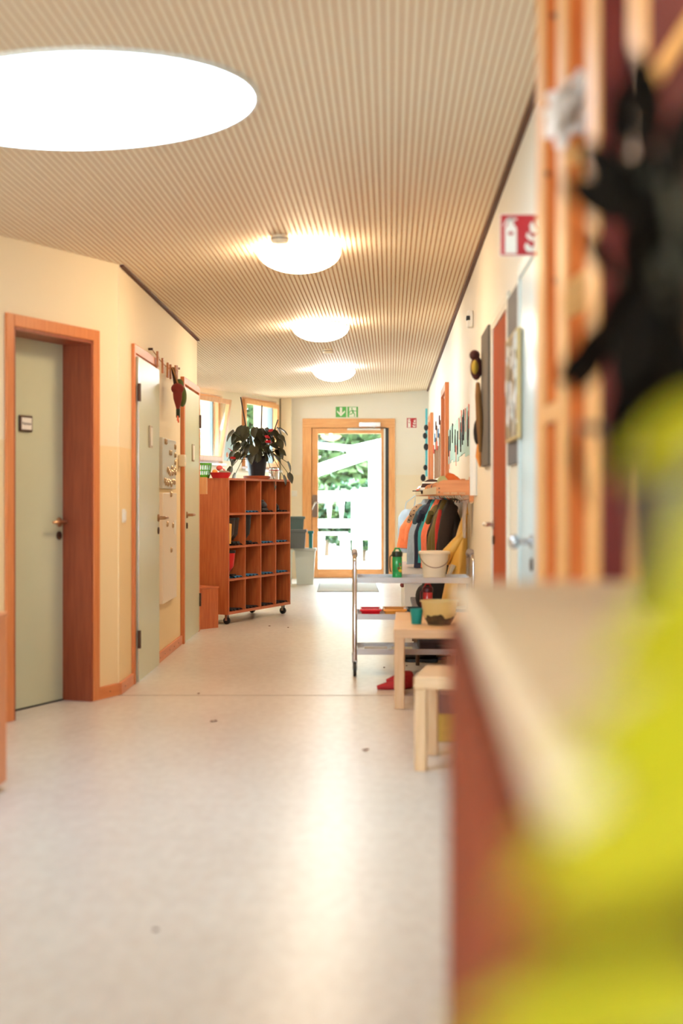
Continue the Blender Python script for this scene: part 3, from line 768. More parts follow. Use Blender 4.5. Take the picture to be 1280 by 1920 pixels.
stemm = mat('stem_green', (92, 96, 52), .6)
sp = leaf_mesh('flower', mat('red_spathe', (222, 44, 58), .3), True, 1, .9, .05)
rg = random.Random(11)
stems = MB()
for k in range(78):
    a = rg.uniform(0, 2*PI); e = rg.uniform(.1, 1.15); rad = rg.uniform(.10, .27)*(1 if k % 3 else .7)
    hgt = .19 + rg.uniform(.02, .31)
    tip = Vector((math.cos(a)*rad, math.sin(a)*rad*.75, hgt))
    stems.tube([(math.cos(a)*.03, math.sin(a)*.03, .19), (tip.x*.55, tip.y*.55, .19+(hgt-.19)*.75), tip], .0035, 5)
    o = link('leaf', lm, an); o.matrix_local = leaf_frame(tip, (math.cos(a), math.sin(a)*.5-.5, -rg.uniform(.5, 1.6)), rg.uniform(.08, .125), rg.uniform(-.7, .7))
for dx, dz in ((-.22, .26), (-.24, .11), (-.20, .05), (-.30, .02), (.30, .16), (.31, .05), (.26, .03), (.17, -.01)):
    v = Matrix.Rotation(0, 4, 'Z') @ Vector((dx, -.08, dz+.0))
    stems.tube([(0, 0, .19), (dx*.5, -.03, max(.26, dz*.8+.1)), v], .0035, 5)
    o = link('leaf', lm, an); o.matrix_local = leaf_frame(v, (dx*1.6, -.3, -1.0), .10, rg.uniform(-.6, .6))
for dx, dz in ((-.235, .27), (-.205, .19), (.15, .45), (.105, .39), (.135, .33), (.13, .345)):
    v = Vector((dx, -.20, dz)); stems.tube([(0, 0, .19), (dx*.5, -.04, dz*.75+.05), v], .003, 5)
    o = link('flower', sp, an); o.matrix_local = leaf_frame(v, (rg.uniform(-.5, .5), -.8, .3), .066, rg.uniform(-.5, .5))
    MB().tube([v+Vector((0, -.006, .004)), v+Vector((0, -.02, .03))], .004, 6).build('spadix', mat('yellow_spadix', (230, 180, 80), .6), o).matrix_parent_inverse = o.matrix_local.inverted()
stems.build('stems', stemm, an)
CANE = mat('dark_cane', (38, 24, 28), .7)
for (bx, bz), (tx, tz) in (((-.05, .2), (-.152, .79)), ((.035, .2), (.052, .71)), ((.08, .2), (.205, .575))):
    MB().tube([(bx, 0, bz), (tx, -.04, tz)], .0065, 6).build('stake', CANE, an)
# jar
p = on_cub(1.27, .13)
jr = thing('preserving_jar', 'clear glass jar with red seal ring beside the plant', 'jar', p)
JG = mat('clear_glass', (250, 250, 250), .03, trans=.92)
MB().lathe([(.0, .0), (.046, .002), (.05, .02), (.05, .075), (.043, .09), (.043, .094), (.046, .092), (.053, .075), (.053, .018), (.048, -.0)][::-1], 24).build('glass_body', JG, jr)
MB().lathe([(.047, .086), (.051, .088), (.051, .094), (.047, .096)], 24).build('seal_ring', mat('red_seal', (196, 44, 50), .5), jr)
MB().lathe([(.046, .096), (.046, .112), (.03, .122), (0, .122)], 24).build('lid', JG, jr)
# basket
p = on_cub(.03, .285)
bk = thing('plastic_basket', 'slotted green plastic basket on the cubby shelf corner', 'basket', p)
GB = mat('green_plastic', (92, 172, 46), .35)
MB().lathe([(.0, 0), (.072, .0), (.078, .03), (.074, .03), (.068, .006), (0, .006)], 24).build('base', GB, bk)
MB().lathe([(.088, .118), (.094, .118), (.096, .135), (.086, .135), (.084, .124)], 28).build('rim', GB, bk)
for k in range(26):
    a = 2*PI*k/26; c_, s_ = math.cos(a), math.sin(a)
    MB().tube([(.076*c_, .076*s_, .025), (.089*c_, .089*s_, .122)], .0045, 5).build('slat', GB, bk)
MB().lathe([(.079, .066), (.084, .066), (.085, .074), (.080, .074)], 28).build('ring', GB, bk)
# red bowl with odds and ends
p = on_cub(.045, .10)
rb = thing('red_bowl', 'shallow red bowl of odds and ends on the cubby shelf', 'bowl', p, A_C+R(90))
MB().lathe([(0, .0), (.075, 0), (.098, .045), (.103, .05), (.096, .05), (.07, .008), (0, .008)], 28, sy=.8).build('dish', mat('red_plastic', (206, 26, 38), .35), rb)
p2 = p + Vector((-.05, -.02, .052))
o = MB().ball((0,0,0), .026).build('orange_fruit', mat('orange_peel', (236, 150, 60), .5)); o.location = p2; tag(o, 'small orange ball in the red bowl', 'fruit')
t = thing('toy_shaker', 'red and white striped toy lying in the red bowl', 'toy', p+Vector((-.012, .02, .06)), 0)
MB().ball((0, 0, .03), (.03, .025, .025)).build('head', mat('coral_toy', (224, 92, 84), .5), t); MB().tube([(.0, 0, .03), (.03, 0, -.005)], [.02, .014], 10).build('grip', WHITE, t)
o = MB().ball((0, 0, 0), (.05, .035, .018)).build('grey_sponge', mat('grey_sponge', (158, 140, 124), .9)); o.location = p+Vector((.035, -.01, .05)); tag(o, 'grey sponge on the right side of the red bowl', 'sponge')
o = MB().ball((0, 0, 0), (.03, .03, .028)).build('coral_ball', mat('coral_toy', (224, 92, 84), .5)); o.location = p+Vector((.012, .045, .06)); tag(o, 'coral ball at the back of the red bowl', 'ball')
# wall box by the shelf side, step box at floor
p = at(377, 911, 12.32)
t = thing('wall_box', 'small pale wooden box fixed to wall end beside the cubby', 'box', (-1.245, 12.17, 1.165))
B(0, .088, 0, .015, 0, .145).build('front', wood('light_ply', (228, 170, 112), (214, 150, 92)), t); B(0, .012, .015, .12, 0, .145).build('side', MATS['light_ply'], t); B(.076, .088, .015, .12, 0, .145).build('side', MATS['light_ply'], t); B(.012, .076, .015, .12, 0, .012).build('bottom', MATS['light_ply'], t)
t = thing('step_box', 'low wooden step box on floor beside the cubby shelf', 'step', (-1.232, 12.22, 0), math.atan2(.2, .155))
B(0, .255, 0, .018, 0, .345).build('front_panel', ALDER, t); B(0, .018, .018, .30, 0, .33).build('side_panel', ALDER, t); B(.237, .255, .018, .30, 0, .33).build('side_panel', ALDER, t)
B(-.0, .262, -.004, .31, .345, .363).build('top_board', ALDERX, t, bevel=.002); B(.018, .237, .29, .30, 0, .33).build('back_panel', ALDER, t)

# left edge cabinet
t = thing('low_cabinet', 'low wooden cabinet cut off by the left photo edge', 'cabinet', (-1.80, 4.9, 0))
B(.473, .493, 0, .65, .035, .672).build('side_panel', BEECH, t); B(0, .02, 0, .65, .035, .672).build('side_panel', BEECH, t)
B(-.005, .498, -.005, .655, .672, .692).build('top_board', BEECHX, t, bevel=.003); B(.02, .473, 0, .65, .035, .055).build('bottom_board', BEECHX, t); B(.02, .473, .63, .65, .055, .672).build('back_panel', BEECH, t)
for x, y in ((.05, .05), (.44, .05), (.05, .6), (.44, .6)): caster(t, x, y, .035, .014)

# ------------------------------------------------------------------ far end things
t = thing('door_mat', 'grey rectangular door mat before the exit door', 'mat', (.02, 17.95, 0))
B(-.30, .42, -.85, .85, 0, .010).build('pile', mat('mat_pile', (198, 196, 188), .95, noise=.15, scale=200, bump=.4), t, bevel=.004)
B(-.315, .435, -.865, .865, 0, .006).build('border', mat('mat_border', (150, 150, 146), .8), t, bevel=.002)
def bin_(name, x, y, wt, h, d, m, label, z=0, rz=0, taper=.78, lip=True):
    t = thing(name, label, 'bin', (x, y, z), rz)
    a, b = wt/2, d/2; ta, tb = a*taper, b*taper
    mb = MB(); v = [(-ta,-tb,0),(ta,-tb,0),(ta,tb,0),(-ta,tb,0),(-a,-b,h),(a,-b,h),(a,b,h),(-a,b,h)]
    i_ = .006
    v += [(-a+i_,-b+i_,h),(a-i_,-b+i_,h),(a-i_,b-i_,h),(-a+i_,b-i_,h),(-ta+i_,-tb+i_,.006),(ta-i_,-tb+i_,.006),(ta-i_,tb-i_,.006),(-ta+i_,tb-i_,.006)]
    f = [(3,2,1,0),(0,1,5,4),(1,2,6,5),(2,3,7,6),(3,0,4,7),(4,5,9,8),(5,6,10,9),(6,7,11,10),(7,4,8,11),(8,9,13,12),(9,10,14,13),(10,11,15,14),(11,8,12,15),(12,13,14,15)]
    mb.add(v, f).build('tub', m, t, smooth=False, bevel=.004)
    if lip:
        l_ = MB(); e = .012
        l_.box(-a-e, a+e, -b-e, -b, h-.03, h+.004); l_.box(-a-e, a+e, b, b+e, h-.03, h+.004); l_.box(-a-e, -a, -b, b, h-.03, h+.004); l_.box(a, a+e, -b, b, h-.03, h+.004)
        l_.build('rim', m, t, bevel=.003)
    return t
WB = mat('frosted_white_plastic', (226, 232, 226), .3); GRB = mat('slate_plastic', (92, 98, 100), .45)
bin_('waste_bin', -.475, 18.6, .27, .47, .26, WB, 'white plastic bin nearest the exit door frame')
bin_('waste_bin', -.70, 18.35, .13, .46, .24, WB, 'white plastic bin beside the green bin')
bin_('waste_bin', -.80, 18.1, .05, .47, .24, mat('bright_green_plastic', (96, 186, 92), .4), 'narrow green bin half hidden by the cubby shelf', taper=.95)
bin_('crate', -.62, 18.42, .32, .24, .20, GRB, 'dark slate crate standing on the white bins', .476, 0, .9)
bin_('crate', -.68, 18.80, .36, .26, .20, mat('slate_green_plastic', (84, 104, 100), .45), 'slate green crate tilted behind the dark crate', .62, R(6), .9)
bin_('crate', -.40, 18.52, .05, .22, .13, mat('teal_plastic', (30, 128, 128), .4), 'teal box wedged beside the dark crate', .476, 0, .9)

# ------------------------------------------------------------------ coat rack on the right wall
YA, YB = 9.12, 16.4
LR = (YB-YA)*math.hypot(1, SR)
rk = rw_thing('coat_rack', 'long beech coat rack shelf with hooks along the right wall', 'rack', YB, 0)   # local x runs from far (0) to near (LR)
RK = wood('rack_beech', (222, 150, 94), (206, 132, 78), axis='y')
def end_panel(x):
    pr = [(-.03, 1.152), (-.235, 1.152), (-.24, 1.158), (-.24, 1.205), (-.233, 1.228), (-.215, 1.243), (-.19, 1.25), (-.03, 1.25)]
    mb = MB(); n = len(pr)
    v = [(x, a, b) for a, b in pr]+[(x+.02, a, b) for a, b in pr]
    mb.add(v, [tuple(range(n)), tuple(range(2*n-1, n-1, -1))]+[(k, n+k, n+(k+1) % n, (k+1) % n) for k in range(n)])
    o = mb.build('bracket', RK, rk, smooth=False)
    s_ = MB()
    for z in (1.172, 1.196): s_.lathe([(.005, 0), (.005, .003), (0, .003)], 8, M=Matrix.Translation((x+.02, -.222, z)) @ Matrix.Rotation(R(90), 4, 'Y'))
    s_.build('screw', DARKM, o)
    B(x-.004, x+.024, -.03, 0, 1.11, 1.27).build('upright', RK, rk, bevel=.003)
nb = 7
for k in range(nb+1): end_panel(k*(LR-.02)/nb)
for y in (-.075, -.125, -.175): B(0, LR, y-.02, y+.02, 1.158, 1.170).build('shelf_slat', BIRCH, rk)
B(0, LR, -.024, -.004, 1.10, 1.15).build('hook_rail', BIRCH, rk)
B(0, LR, -.236, -.226, 1.158, 1.178).build('front_rail', BIRCH, rk); B(0, LR, -.236, -.226, 1.196, 1.204).build('front_rail', BIRCH, rk)
n = 90
fm = B(-.012, .012, -.245, -.236, 1.158, 1.206).mesh('front_tile', mat('name_tile', (214, 196, 158), .6))
for k in range(n):
    o = link('front_tile', fm, rk); o.location.x = .05+(LR-.1)*k/(n-1)
hm = MB().tube([(0, -.02, 1.125), (0, -.05, 1.12), (0, -.075, 1.135), (0, -.082, 1.155)], .006, 8).mesh('hook', STEEL)
for k in range(24):
    o = link('hook', hm, rk); o.location.x = .15+(LR-.3)*k/23

def coat(y, m, label, h=.5, wd=.30, dp=.16, ztop=1.12, seed=1, hood=None, sleeves=True, strip=None, out=.02, cat='jacket', name='jacket'):
    t = rw_thing(name, label, cat, y, ztop, 'coats on the rack' if cat == 'jacket' else None)
    g = random.Random(seed); nr, ns = 16, 40; v = []; f = []
    ph = [g.uniform(0, 6.28) for _ in range(4)]
    for i in range(nr):
        q = i/(nr-1); z = -h*q
        sh = min(1, .16+ (q/.22)**.7*.84) if q < .22 else 1
        wx = wd/2*(sh*(.86+.22*q)); wy = dp/2*(.22+.78*min(1, q/.5)**.8)*(1+.15*q)
        for k in range(ns):
            a = 2*PI*k/ns
            fold = 1 + (.07+.11*q)*math.sin(5*a+ph[0]+q*1.2) + (.03+.07*q)*math.sin(9*a+ph[1]-q) + .05*math.sin(3*a+ph[2]+6*q)
            x = wx*math.copysign(abs(math.cos(a))**.8, math.cos(a))*fold; yy = wy*math.copysign(abs(math.sin(a))**.8, math.sin(a))*fold
            v.append((x+.012*math.sin(q*4+ph[3]), yy-dp/2-out-.01, z+.012*math.sin(2*a+ph[1])*q))
    for i in range(nr-1):
        for k in range(ns):
            k2 = (k+1) % ns; f.append((i*ns+k, i*ns+k2, (i+1)*ns+k2, (i+1)*ns+k))
    f.append(tuple(range(ns-1, -1, -1))); f.append(tuple((nr-1)*ns+k for k in range(ns)))
    MB().add(v, f).build('body', m, t)
    MB().tube([(0, -.035, .02), (-.012, -.04, .0), (0, -.045, -.02), (.012, -.04, .0), (0, -.035, .02)], .003, 5).build('hanging_loop', BLK, t)
    if sleeves:
        for sx in (-1, 1):
            pts = [(sx*wd*.34, -dp*.5-out, -h*.10), (sx*wd*.50, -dp*.7-out, -h*.28), (sx*wd*.52, -dp*.85-out, -h*.55), (sx*wd*.50, -dp*.9-out, -h*.82)]
            MB().tube(pts, [.045, .052, .048, .038], 14).build('sleeve', m, t)
    if hood:
        MB().ball((0, -dp*.72-out, -h*.24), (wd*.30, dp*.36, h*.17)).tube([(-wd*.25, -dp*1.0-out, -h*.2), (0, -dp*1.12-out, -h*.34), (wd*.25, -dp*1.0-out, -h*.2)], .022, 10).build('hood', hood, t)
    if strip:
        MB().tube([(wd*.30, -dp*1.02-out, -h*.15), (wd*.33, -dp*1.13-out, -h*.4), (wd*.30, -dp*1.17-out, -h*.62), (wd*.28, -dp*1.16-out, -h*.8)], [.012, .02, .014, .012], 8).build('zip_placket', strip, t)
    return t
def cloth(name, c, rough=.85): return mat(name, c, rough, noise=.12, scale=30, bump=.25)
OLIVE = cloth('olive_cloth', (110, 92, 38)); BRN = cloth('black_brown_cloth', (48, 34, 26)); NAVY = cloth('navy_cloth', (34, 38, 62)); TEAL = cloth('teal_cloth', (44, 158, 168))
CORAL = cloth('coral_cloth', (232, 116, 78)); PALE = cloth('pale_blue_cloth', (182, 198, 212)); DENIM = cloth('slate_blue_cloth', (78, 110, 130)); ORANGE = cloth('bright_orange_cloth', (246, 130, 76)); REDC = cloth('red_cloth', (206, 54, 44))
m_sp = mat('spotted_beige_cloth', (198, 168, 138), .85)
nt = m_sp.node_tree; vo = nt.nodes.new('ShaderNodeTexVoronoi'); vo.inputs['Scale'].default_value = 26; tc = nt.nodes.new('ShaderNodeTexCoord'); nt.links.new(tc.outputs['Object'], vo.inputs['Vector'])
rp = nt.nodes.new('ShaderNodeValToRGB'); rp.color_ramp.interpolation = 'CONSTANT'; rp.color_ramp.elements[0].color = (*lin((70, 48, 40)), 1); rp.color_ramp.elements[1].position = .24; rp.color_ramp.elements[1].color = (*lin((200, 168, 136)), 1)
nt.links.new(vo.outputs['Distance'], rp.inputs[0]); nt.links.new(rp.outputs[0], nt.nodes['Principled BSDF'].inputs['Base Color'])
coat(10.1, BRN, 'black brown jacket with a red zip, nearest on the rack', .46, .30, .16, seed=2, strip=REDC)
coat(10.52, OLIVE, 'olive green jacket behind the black brown one', .52, .30, .20, seed=3)
coat(10.95, BRN, 'second dark brown jacket behind the olive one', .5, .30, .20, seed=4, hood=OLIVE)
coat(11.4, CORAL, 'coral jacket behind the brown jackets', .56, .30, .23, seed=5)
coat(11.85, TEAL, 'teal jacket beside the coral jacket', .52, .30, .25, seed=6, hood=NAVY)
coat(12.35, NAVY, 'navy jacket with slate blue hood', .58, .32, .27, seed=7, hood=DENIM)
coat(13.0, REDC, 'red jacket high on the rack behind the navy one', .34, .32, .22, seed=8)
coat(13.7, PALE, 'pale blue jacket with spotted beige hood', .62, .36, .30, seed=9, hood=m_sp)
coat(14.6, NAVY, 'dark navy jacket behind the pale blue one', .56, .32, .26, seed=10, hood=PALE)
coat(15.6, ORANGE, 'bright orange jacket near the far rack end', .44, .36, .36, 1.02, seed=11, sleeves=True)
# pale blue bag at the far end
bgm = mat('clear_blue_plastic', (190, 214, 232), .25)
t = thing('gym_bag', 'pale blue shopping bag with red square hanging near the exit door', 'bag', (.775, 16.36, .50))
MB().lathe([(.09, 0), (.115, .02), (.13, .2), (.125, .4), (.09, .47), (.05, .5)], 20, sy=.55).build('sack', bgm, t)
MB().tube([(-.05, 0, .48), (-.03, -.01, .58), (.075, 0, .66), (.07, -.01, .58), (.05, 0, .48)], .006, 6).build('strap', bgm, t)
B(-.05, .05, -.089, -.078, .19, .29).build('red_emblem', mat('magenta_print', (190, 30, 84), .5), t)
poly_plate(t, 'emblem_mark', [bar(-.015, .205, -.015, .275, .014), bar(-.015, .27, .02, .245, .014), bar(-.03, .24, .01, .235, .012)], -.091, -.089, SIGNW)
prn = MB()
for k in range(7): prn.box(-.10, .10-.02*(k % 3), -.080, -.074, .15-.017*k, .157-.017*k)
prn.build('blue_print_lines', mat('blue_print', (92, 140, 186), .6), t, smooth=False)
B(-.03, .10, -.088, -.08, .10, .135).build('pink_print_block', mat('pink_print', (236, 160, 176), .6), t)
# yellow raincoat nearest
YEL = mat('yellow_raincoat', (238, 184, 84), .45, noise=.05, scale=6, bump=.1)
t = rw_thing('raincoat', 'yellow raincoat hanging low beside the white bucket', 'raincoat', 9.66, 1.03)
v = []; f = []; nr, ns = 18, 40
for i in range(nr):
    q = i/(nr-1); wx = .02+.13*q**.8; wy = .012+.075*q**.75
    for k in range(ns):
        a = 2*PI*k/ns; fo = 1+.10*q*math.sin(4*a+1)+.06*q*math.sin(7*a+2*q)
        v.append((wx*math.cos(a)*fo, wy*math.sin(a)*fo-wy-.012, -.62*q))
for i in range(nr-1):
    for k in range(ns):
        k2 = (k+1) % ns; f.append((i*ns+k, i*ns+k2, (i+1)*ns+k2, (i+1)*ns+k))
f += [tuple(range(ns-1, -1, -1)), tuple((nr-1)*ns+k for k in range(ns))]
MB().add(v, f).build('body', YEL, t)
MB().tube([(.05, -.03, -.12), (.05, -.09, -.20), (.03, -.14, -.27), (.02, -.175, -.33)], [.02, .034, .045, .042], 16).build('sleeve', YEL, t)
MB().tube([(.10, -.11, -.35), (.12, -.14, -.42)], [.022, .014], 8).build('buckle', STEEL, t)
MB().tube([(0, -.01, -.01), (0, -.014, .05), (0, -.012, .08)], .006, 6).build('hanging_loop', YEL, t)
MB().tube([(0, 0, .085), (0, -.03, .075), (0, -.035, .09)], .006, 6).build('wall_hook', STEEL, t)
# fringed scarf under the rack near end
t = rw_thing('fringed_scarf', 'pale fringed scarf hanging under the near rack end', 'scarf', 9.36, 1.10)
mb = MB()
for k in range(9): mb.tube([(.0+.02*k, -.05+.004*(k % 3), 0), (.0+.02*k, -.055, -.09), (.002+.02*k, -.052, -.19-.012*(k % 4))], .008, 6)
mb.build('fringe', cloth('pale_wool', (188, 168, 150)), t); MB().tube([(-.01, -.05, 0), (.17, -.05, 0)], .014, 8).build('band', cloth('pale_wool', (188, 168, 150)), t)
# things on the rack shelf
def rack_pos(y, off, z=1.17): return Vector((rw(y)-off, y, z))
p = rack_pos(9.5, .10)
t = thing('orange_glove', 'orange mitten lying on the near end of the coat rack', 'glove', p, R(160))
MB().tube([(-.06, 0, .03), (-.02, 0, .06), (.03, 0, .10), (.06, 0, .12)], [.026, .032, .03, .018], 12).build('mitten', cloth('orange_fleece', (222, 108, 48)), t); MB().tube([(-.085, 0, .02), (-.055, 0, .035)], [.026, .028], 12).build('cuff', cloth('orange_rib', (200, 90, 40)), t)
p = rack_pos(9.88, .13)
t = thing('sun_hat', 'pale green sun hat on the coat rack beside the mitten', 'hat', p, 0)
MB().lathe([(.105, .0), (.10, .03), (.08, .045), (.078, .095), (.06, .115), (0, .12)], 22).build('crown', cloth('pale_green_cloth', (196, 196, 142)), t); MB().lathe([(.115, .0), (.11, .006), (.08, .046)], 22).build('brim', cloth('pale_green_cloth', (196, 196, 142)), t)
p = rack_pos(12.75, .16)
t = thing('striped_cap', 'dark brown and white striped cap on the coat rack', 'cap', p, R(200))
MB().lathe([(.10, 0), (.105, .05), (.085, .10), (.04, .125), (0, .13)], 20).build('crown', cloth('dark_brown_knit', (66, 40, 34)), t)
MB().lathe([(.107, .03), (.11, .035), (.11, .05), (.106, .055)], 20).build('stripe', WHITE, t); MB().lathe([(.09, .09), (.093, .094), (.086, .104), (.08, .106)], 20).build('stripe', WHITE, t)
MB().add([(x, y, .02) for x, y in ((.08,-.08),(.17,-.05),(.19,0),(.17,.05),(.08,.08))]+[(x, y, .028) for x, y in ((.08,-.08),(.17,-.05),(.19,0),(.17,.05),(.08,.08))], [(0,1,2,3,4),(9,8,7,6,5),(0,5,6,1),(1,6,7,2),(2,7,8,3),(3,8,9,4),(4,9,5,0)]).build('visor', cloth('dark_brown_knit', (66, 40, 34)), t)
p = rack_pos(10.7, .13); o = MB().ball((0, 0, .045), (.10, .13, .045)).build('folded_hat', cloth('plum_knit', (70, 44, 62))); o.location = p; tag(o, 'folded plum woolly hat on the coat rack middle', 'hat')
p = rack_pos(11.75, .14); o = MB().ball((0, 0, .04), (.09, .12, .04)).build('folded_hat', cloth('khaki_knit', (138, 140, 84))); o.location = p; tag(o, 'folded khaki hat on the coat rack behind the plum one', 'hat')
p = rack_pos(15.85, .14); t = thing('folded_hat', 'white and red hat on the far end of the coat rack', 'hat', p)
MB().lathe([(.1, 0), (.105, .04), (.08, .09), (0, .11)], 18).build('crown', WHITE, t); MB().lathe([(.106, .03), (.108, .035), (.1, .06), (.098, .06)], 18).build('stripe', cloth('red_cloth', (206, 54, 44)), t)

# white storage bench and dark coat bench below
t = thing('storage_chest', 'low white storage chest along the right wall behind the trolley', 'chest', (rw(15.0), 15.0, 0), A_R)
B(0, 3.5, -.42, -.02, .03, .44).build('body', WHITE, t, bevel=.004); B(-.01, 3.51, -.44, -.01, .44, .46).build('lid', mat('grey_white_laminate', (224, 218, 212), .35), t, bevel=.004)
for x in (.6, 1.75, 2.9): MB().ball((x, -.432, .39), .02).build('knob', mat('maroon_knob', (110, 40, 44), .4), t)
bn = thing('bench', 'dark wooden cloakroom bench on steel legs under the coats', 'bench', (rw(11.3), 11.3, 0), A_R)
DW = wood('dark_bench_wood', (70, 44, 32), (50, 30, 24), axis='x')
for y in (-.33, -.23, -.13): B(0, 1.72, y-.045, y+.045, .32, .345).build('seat_slat', DW, bn, bevel=.003)
for x in (.06, .85, 1.68):
    for y in (-.35, -.08): MB().tube([(x, y, .0), (x, y, .32)], .013, 8).build('leg', DARKM, bn)
    B(x-.012, x+.012, -.36, -.07, .29, .32).build('crossbar', DARKM, bn)
t = thing('backpack', 'black backpack on the dark cloakroom bench behind the trolley', 'bag', (rw(10.0)-.2, 10.0, .346), A_R)
MB().ball((0, 0, .14), (.15, .12, .15)).ball((0, -.1, .09), (.10, .06, .09)).build('sack', cloth('black_nylon', (24, 18, 20)), t); MB().tube([(-.05, 0, .28), (0, .0, .32), (.05, 0, .28)], .01, 8).build('handle', BLK, t)
for k, (x, y) in enumerate(((.55, 9.85), (.62, 9.98), (.66, 10.2))):
    t = shoe(0, 0, 0, BLK, ('black shoe under the bench nearest the trolley wheel', 'black shoe under the bench, middle one', 'black shoe under the bench nearest the wall')[k], s=1.35); t.matrix_world = Matrix.Translation((x, y, 0)) @ Matrix.Rotation(R(170+12*k), 4, 'Z') @ Matrix.Scale(1.35, 4)
t = thing('broom', 'wooden broom leaning behind the white bucket', 'broom', (.62, 12.9, 0))
t.location = (.87, 17.2, 0)
MB().tube([(.0, 0, .08), (.07, .02, 1.0)], .012, 8).build('stick', wood('broom_wood', (206, 160, 100), (186, 138, 80)), t); B(-.14, .14, -.03, .03, .05, .085).build('head', WHITE, t, bevel=.006); B(-.13, .13, -.025, .025, 0, .05).build('bristles', cloth('bristle', (150, 150, 150)), t)

# ------------------------------------------------------------------ serving trolley
tr = thing('serving_trolley', 'three tier steel serving trolley beside the birch tables', 'trolley', (.085, 9.05, 0))
TL, TD = .755, .41
CH = mat('chrome_tube', (214, 208, 208), .16, 1)
for x in (0, TL):
    mb = MB(); r = .014
    pts = [(x, 0, .10), (x, 0, .73)]+[(x, TD/2-TD/2*math.cos(a), .73+.055*math.sin(a)) for a in [PI*i/10 for i in range(1, 10)]]+[(x, TD, .73), (x, TD, .10)]
    mb.tube(pts, r, 12).build('end_frame', CH, tr)
    MB().tube([(x, .05, .765), (x, .11, .782), (x, .30, .782), (x, .36, .765)], .021, 12).build('grip', mat('grey_grip', (150, 140, 140), .5), tr)
def tray(z):
    mb = MB(); a, b = .014, TL-.014; lip = .036
    mb.box(a, b, .0, TD, z, z+.004)
    mb.box(a, b, -.004, .002, z-.008, z+lip-.008); mb.box(a, b, TD-.002, TD+.004, z-.008, z+lip-.008); mb.box(a, a+.005, .002, TD-.002, z, z+lip-.008); mb.box(b-.005, b, .002, TD-.002, z, z+lip-.008)
    mb.build('tray', STEEL, tr, smooth=False, bevel=.001)
for z in (.600, .368, .145): tray(z)
for x in (0, TL):
    for y in (0, TD):
        k = MB(); k.box(x-.016, x-.011, y-.02, y+.02, .04, .10); k.box(x+.011, x+.016, y-.02, y+.02, .04, .10); k.box(x-.016, x+.016, y-.02, y+.02, .095, .105)
        f_ = k.build('caster', STEEL, tr)
        MB().lathe([(.02, -.010), (.045, -.009), (.045, .009), (.02, .010)], 22, M=Matrix.Translation((x, y, .045)) @ Matrix.Rotation(R(90), 4, 'Y')).build('wheel', BLACK, f_)
def bottle(loc, m, label, capm, spots=False):
    t = thing('drinking_bottle', label, 'bottle', loc)
    MB().lathe([(0, 0), (.029, 0), (.032, .006), (.032, .05), (.030, .055), (.032, .06), (.032, .145), (.028, .155), (0, .155)], 24).build('body', m, t)
    c_ = MB().lathe([(.033, .152), (.035, .156), (.035, .178), (.030, .186), (0, .186)], 24).build('cap', capm, t)
    MB().tube([(-.02, 0, .184), (-.012, 0, .205), (.012, 0, .205), (.022, 0, .184)], .006, 8).build('spout', m, c_)
    MB().tube([(-.034, 0, .165), (-.046, 0, .15), (-.047, 0, .09), (-.043, 0, .06), (-.037, -.0, .055)], .005, 6).build('strap', capm, t)
    if spots:
        for ang, z, mm, s in ((-60, .105, 'brown', .008), (-75, .078, 'brown', .009), (-65, .066, 'yellow', .008), (-45, .062, 'yellow', .009), (-72, .04, 'brown', .004), (-50, .085, 'yellow', .005)):
            a = R(ang); MB().ball((.031*math.cos(a), .031*math.sin(a), z), (s, s*.5, s*1.2)).build('painted_animal', mat('paint_'+mm, (96, 70, 30) if mm == 'brown' else (216, 188, 40), .5), t)
    return t
GBT = mat('green_bottle', (40, 172, 96), .12, trans=.35); DKC = mat('dark_green_cap', (14, 34, 26), .35)
p = at(744, 1082, 9.16); bottle((p.x, 9.14, .605), GBT, 'green drinking bottle with dark cap on the trolley top', DKC, True)
RBT = mat('red_bottle', (232, 56, 60), .15, trans=.3); p = at(801, 1089, 9.22)
bottle((p.x, 9.2, .373), RBT, 'red drinking bottle on the middle trolley tray', mat('dark_red_cap', (90, 10, 26), .35))
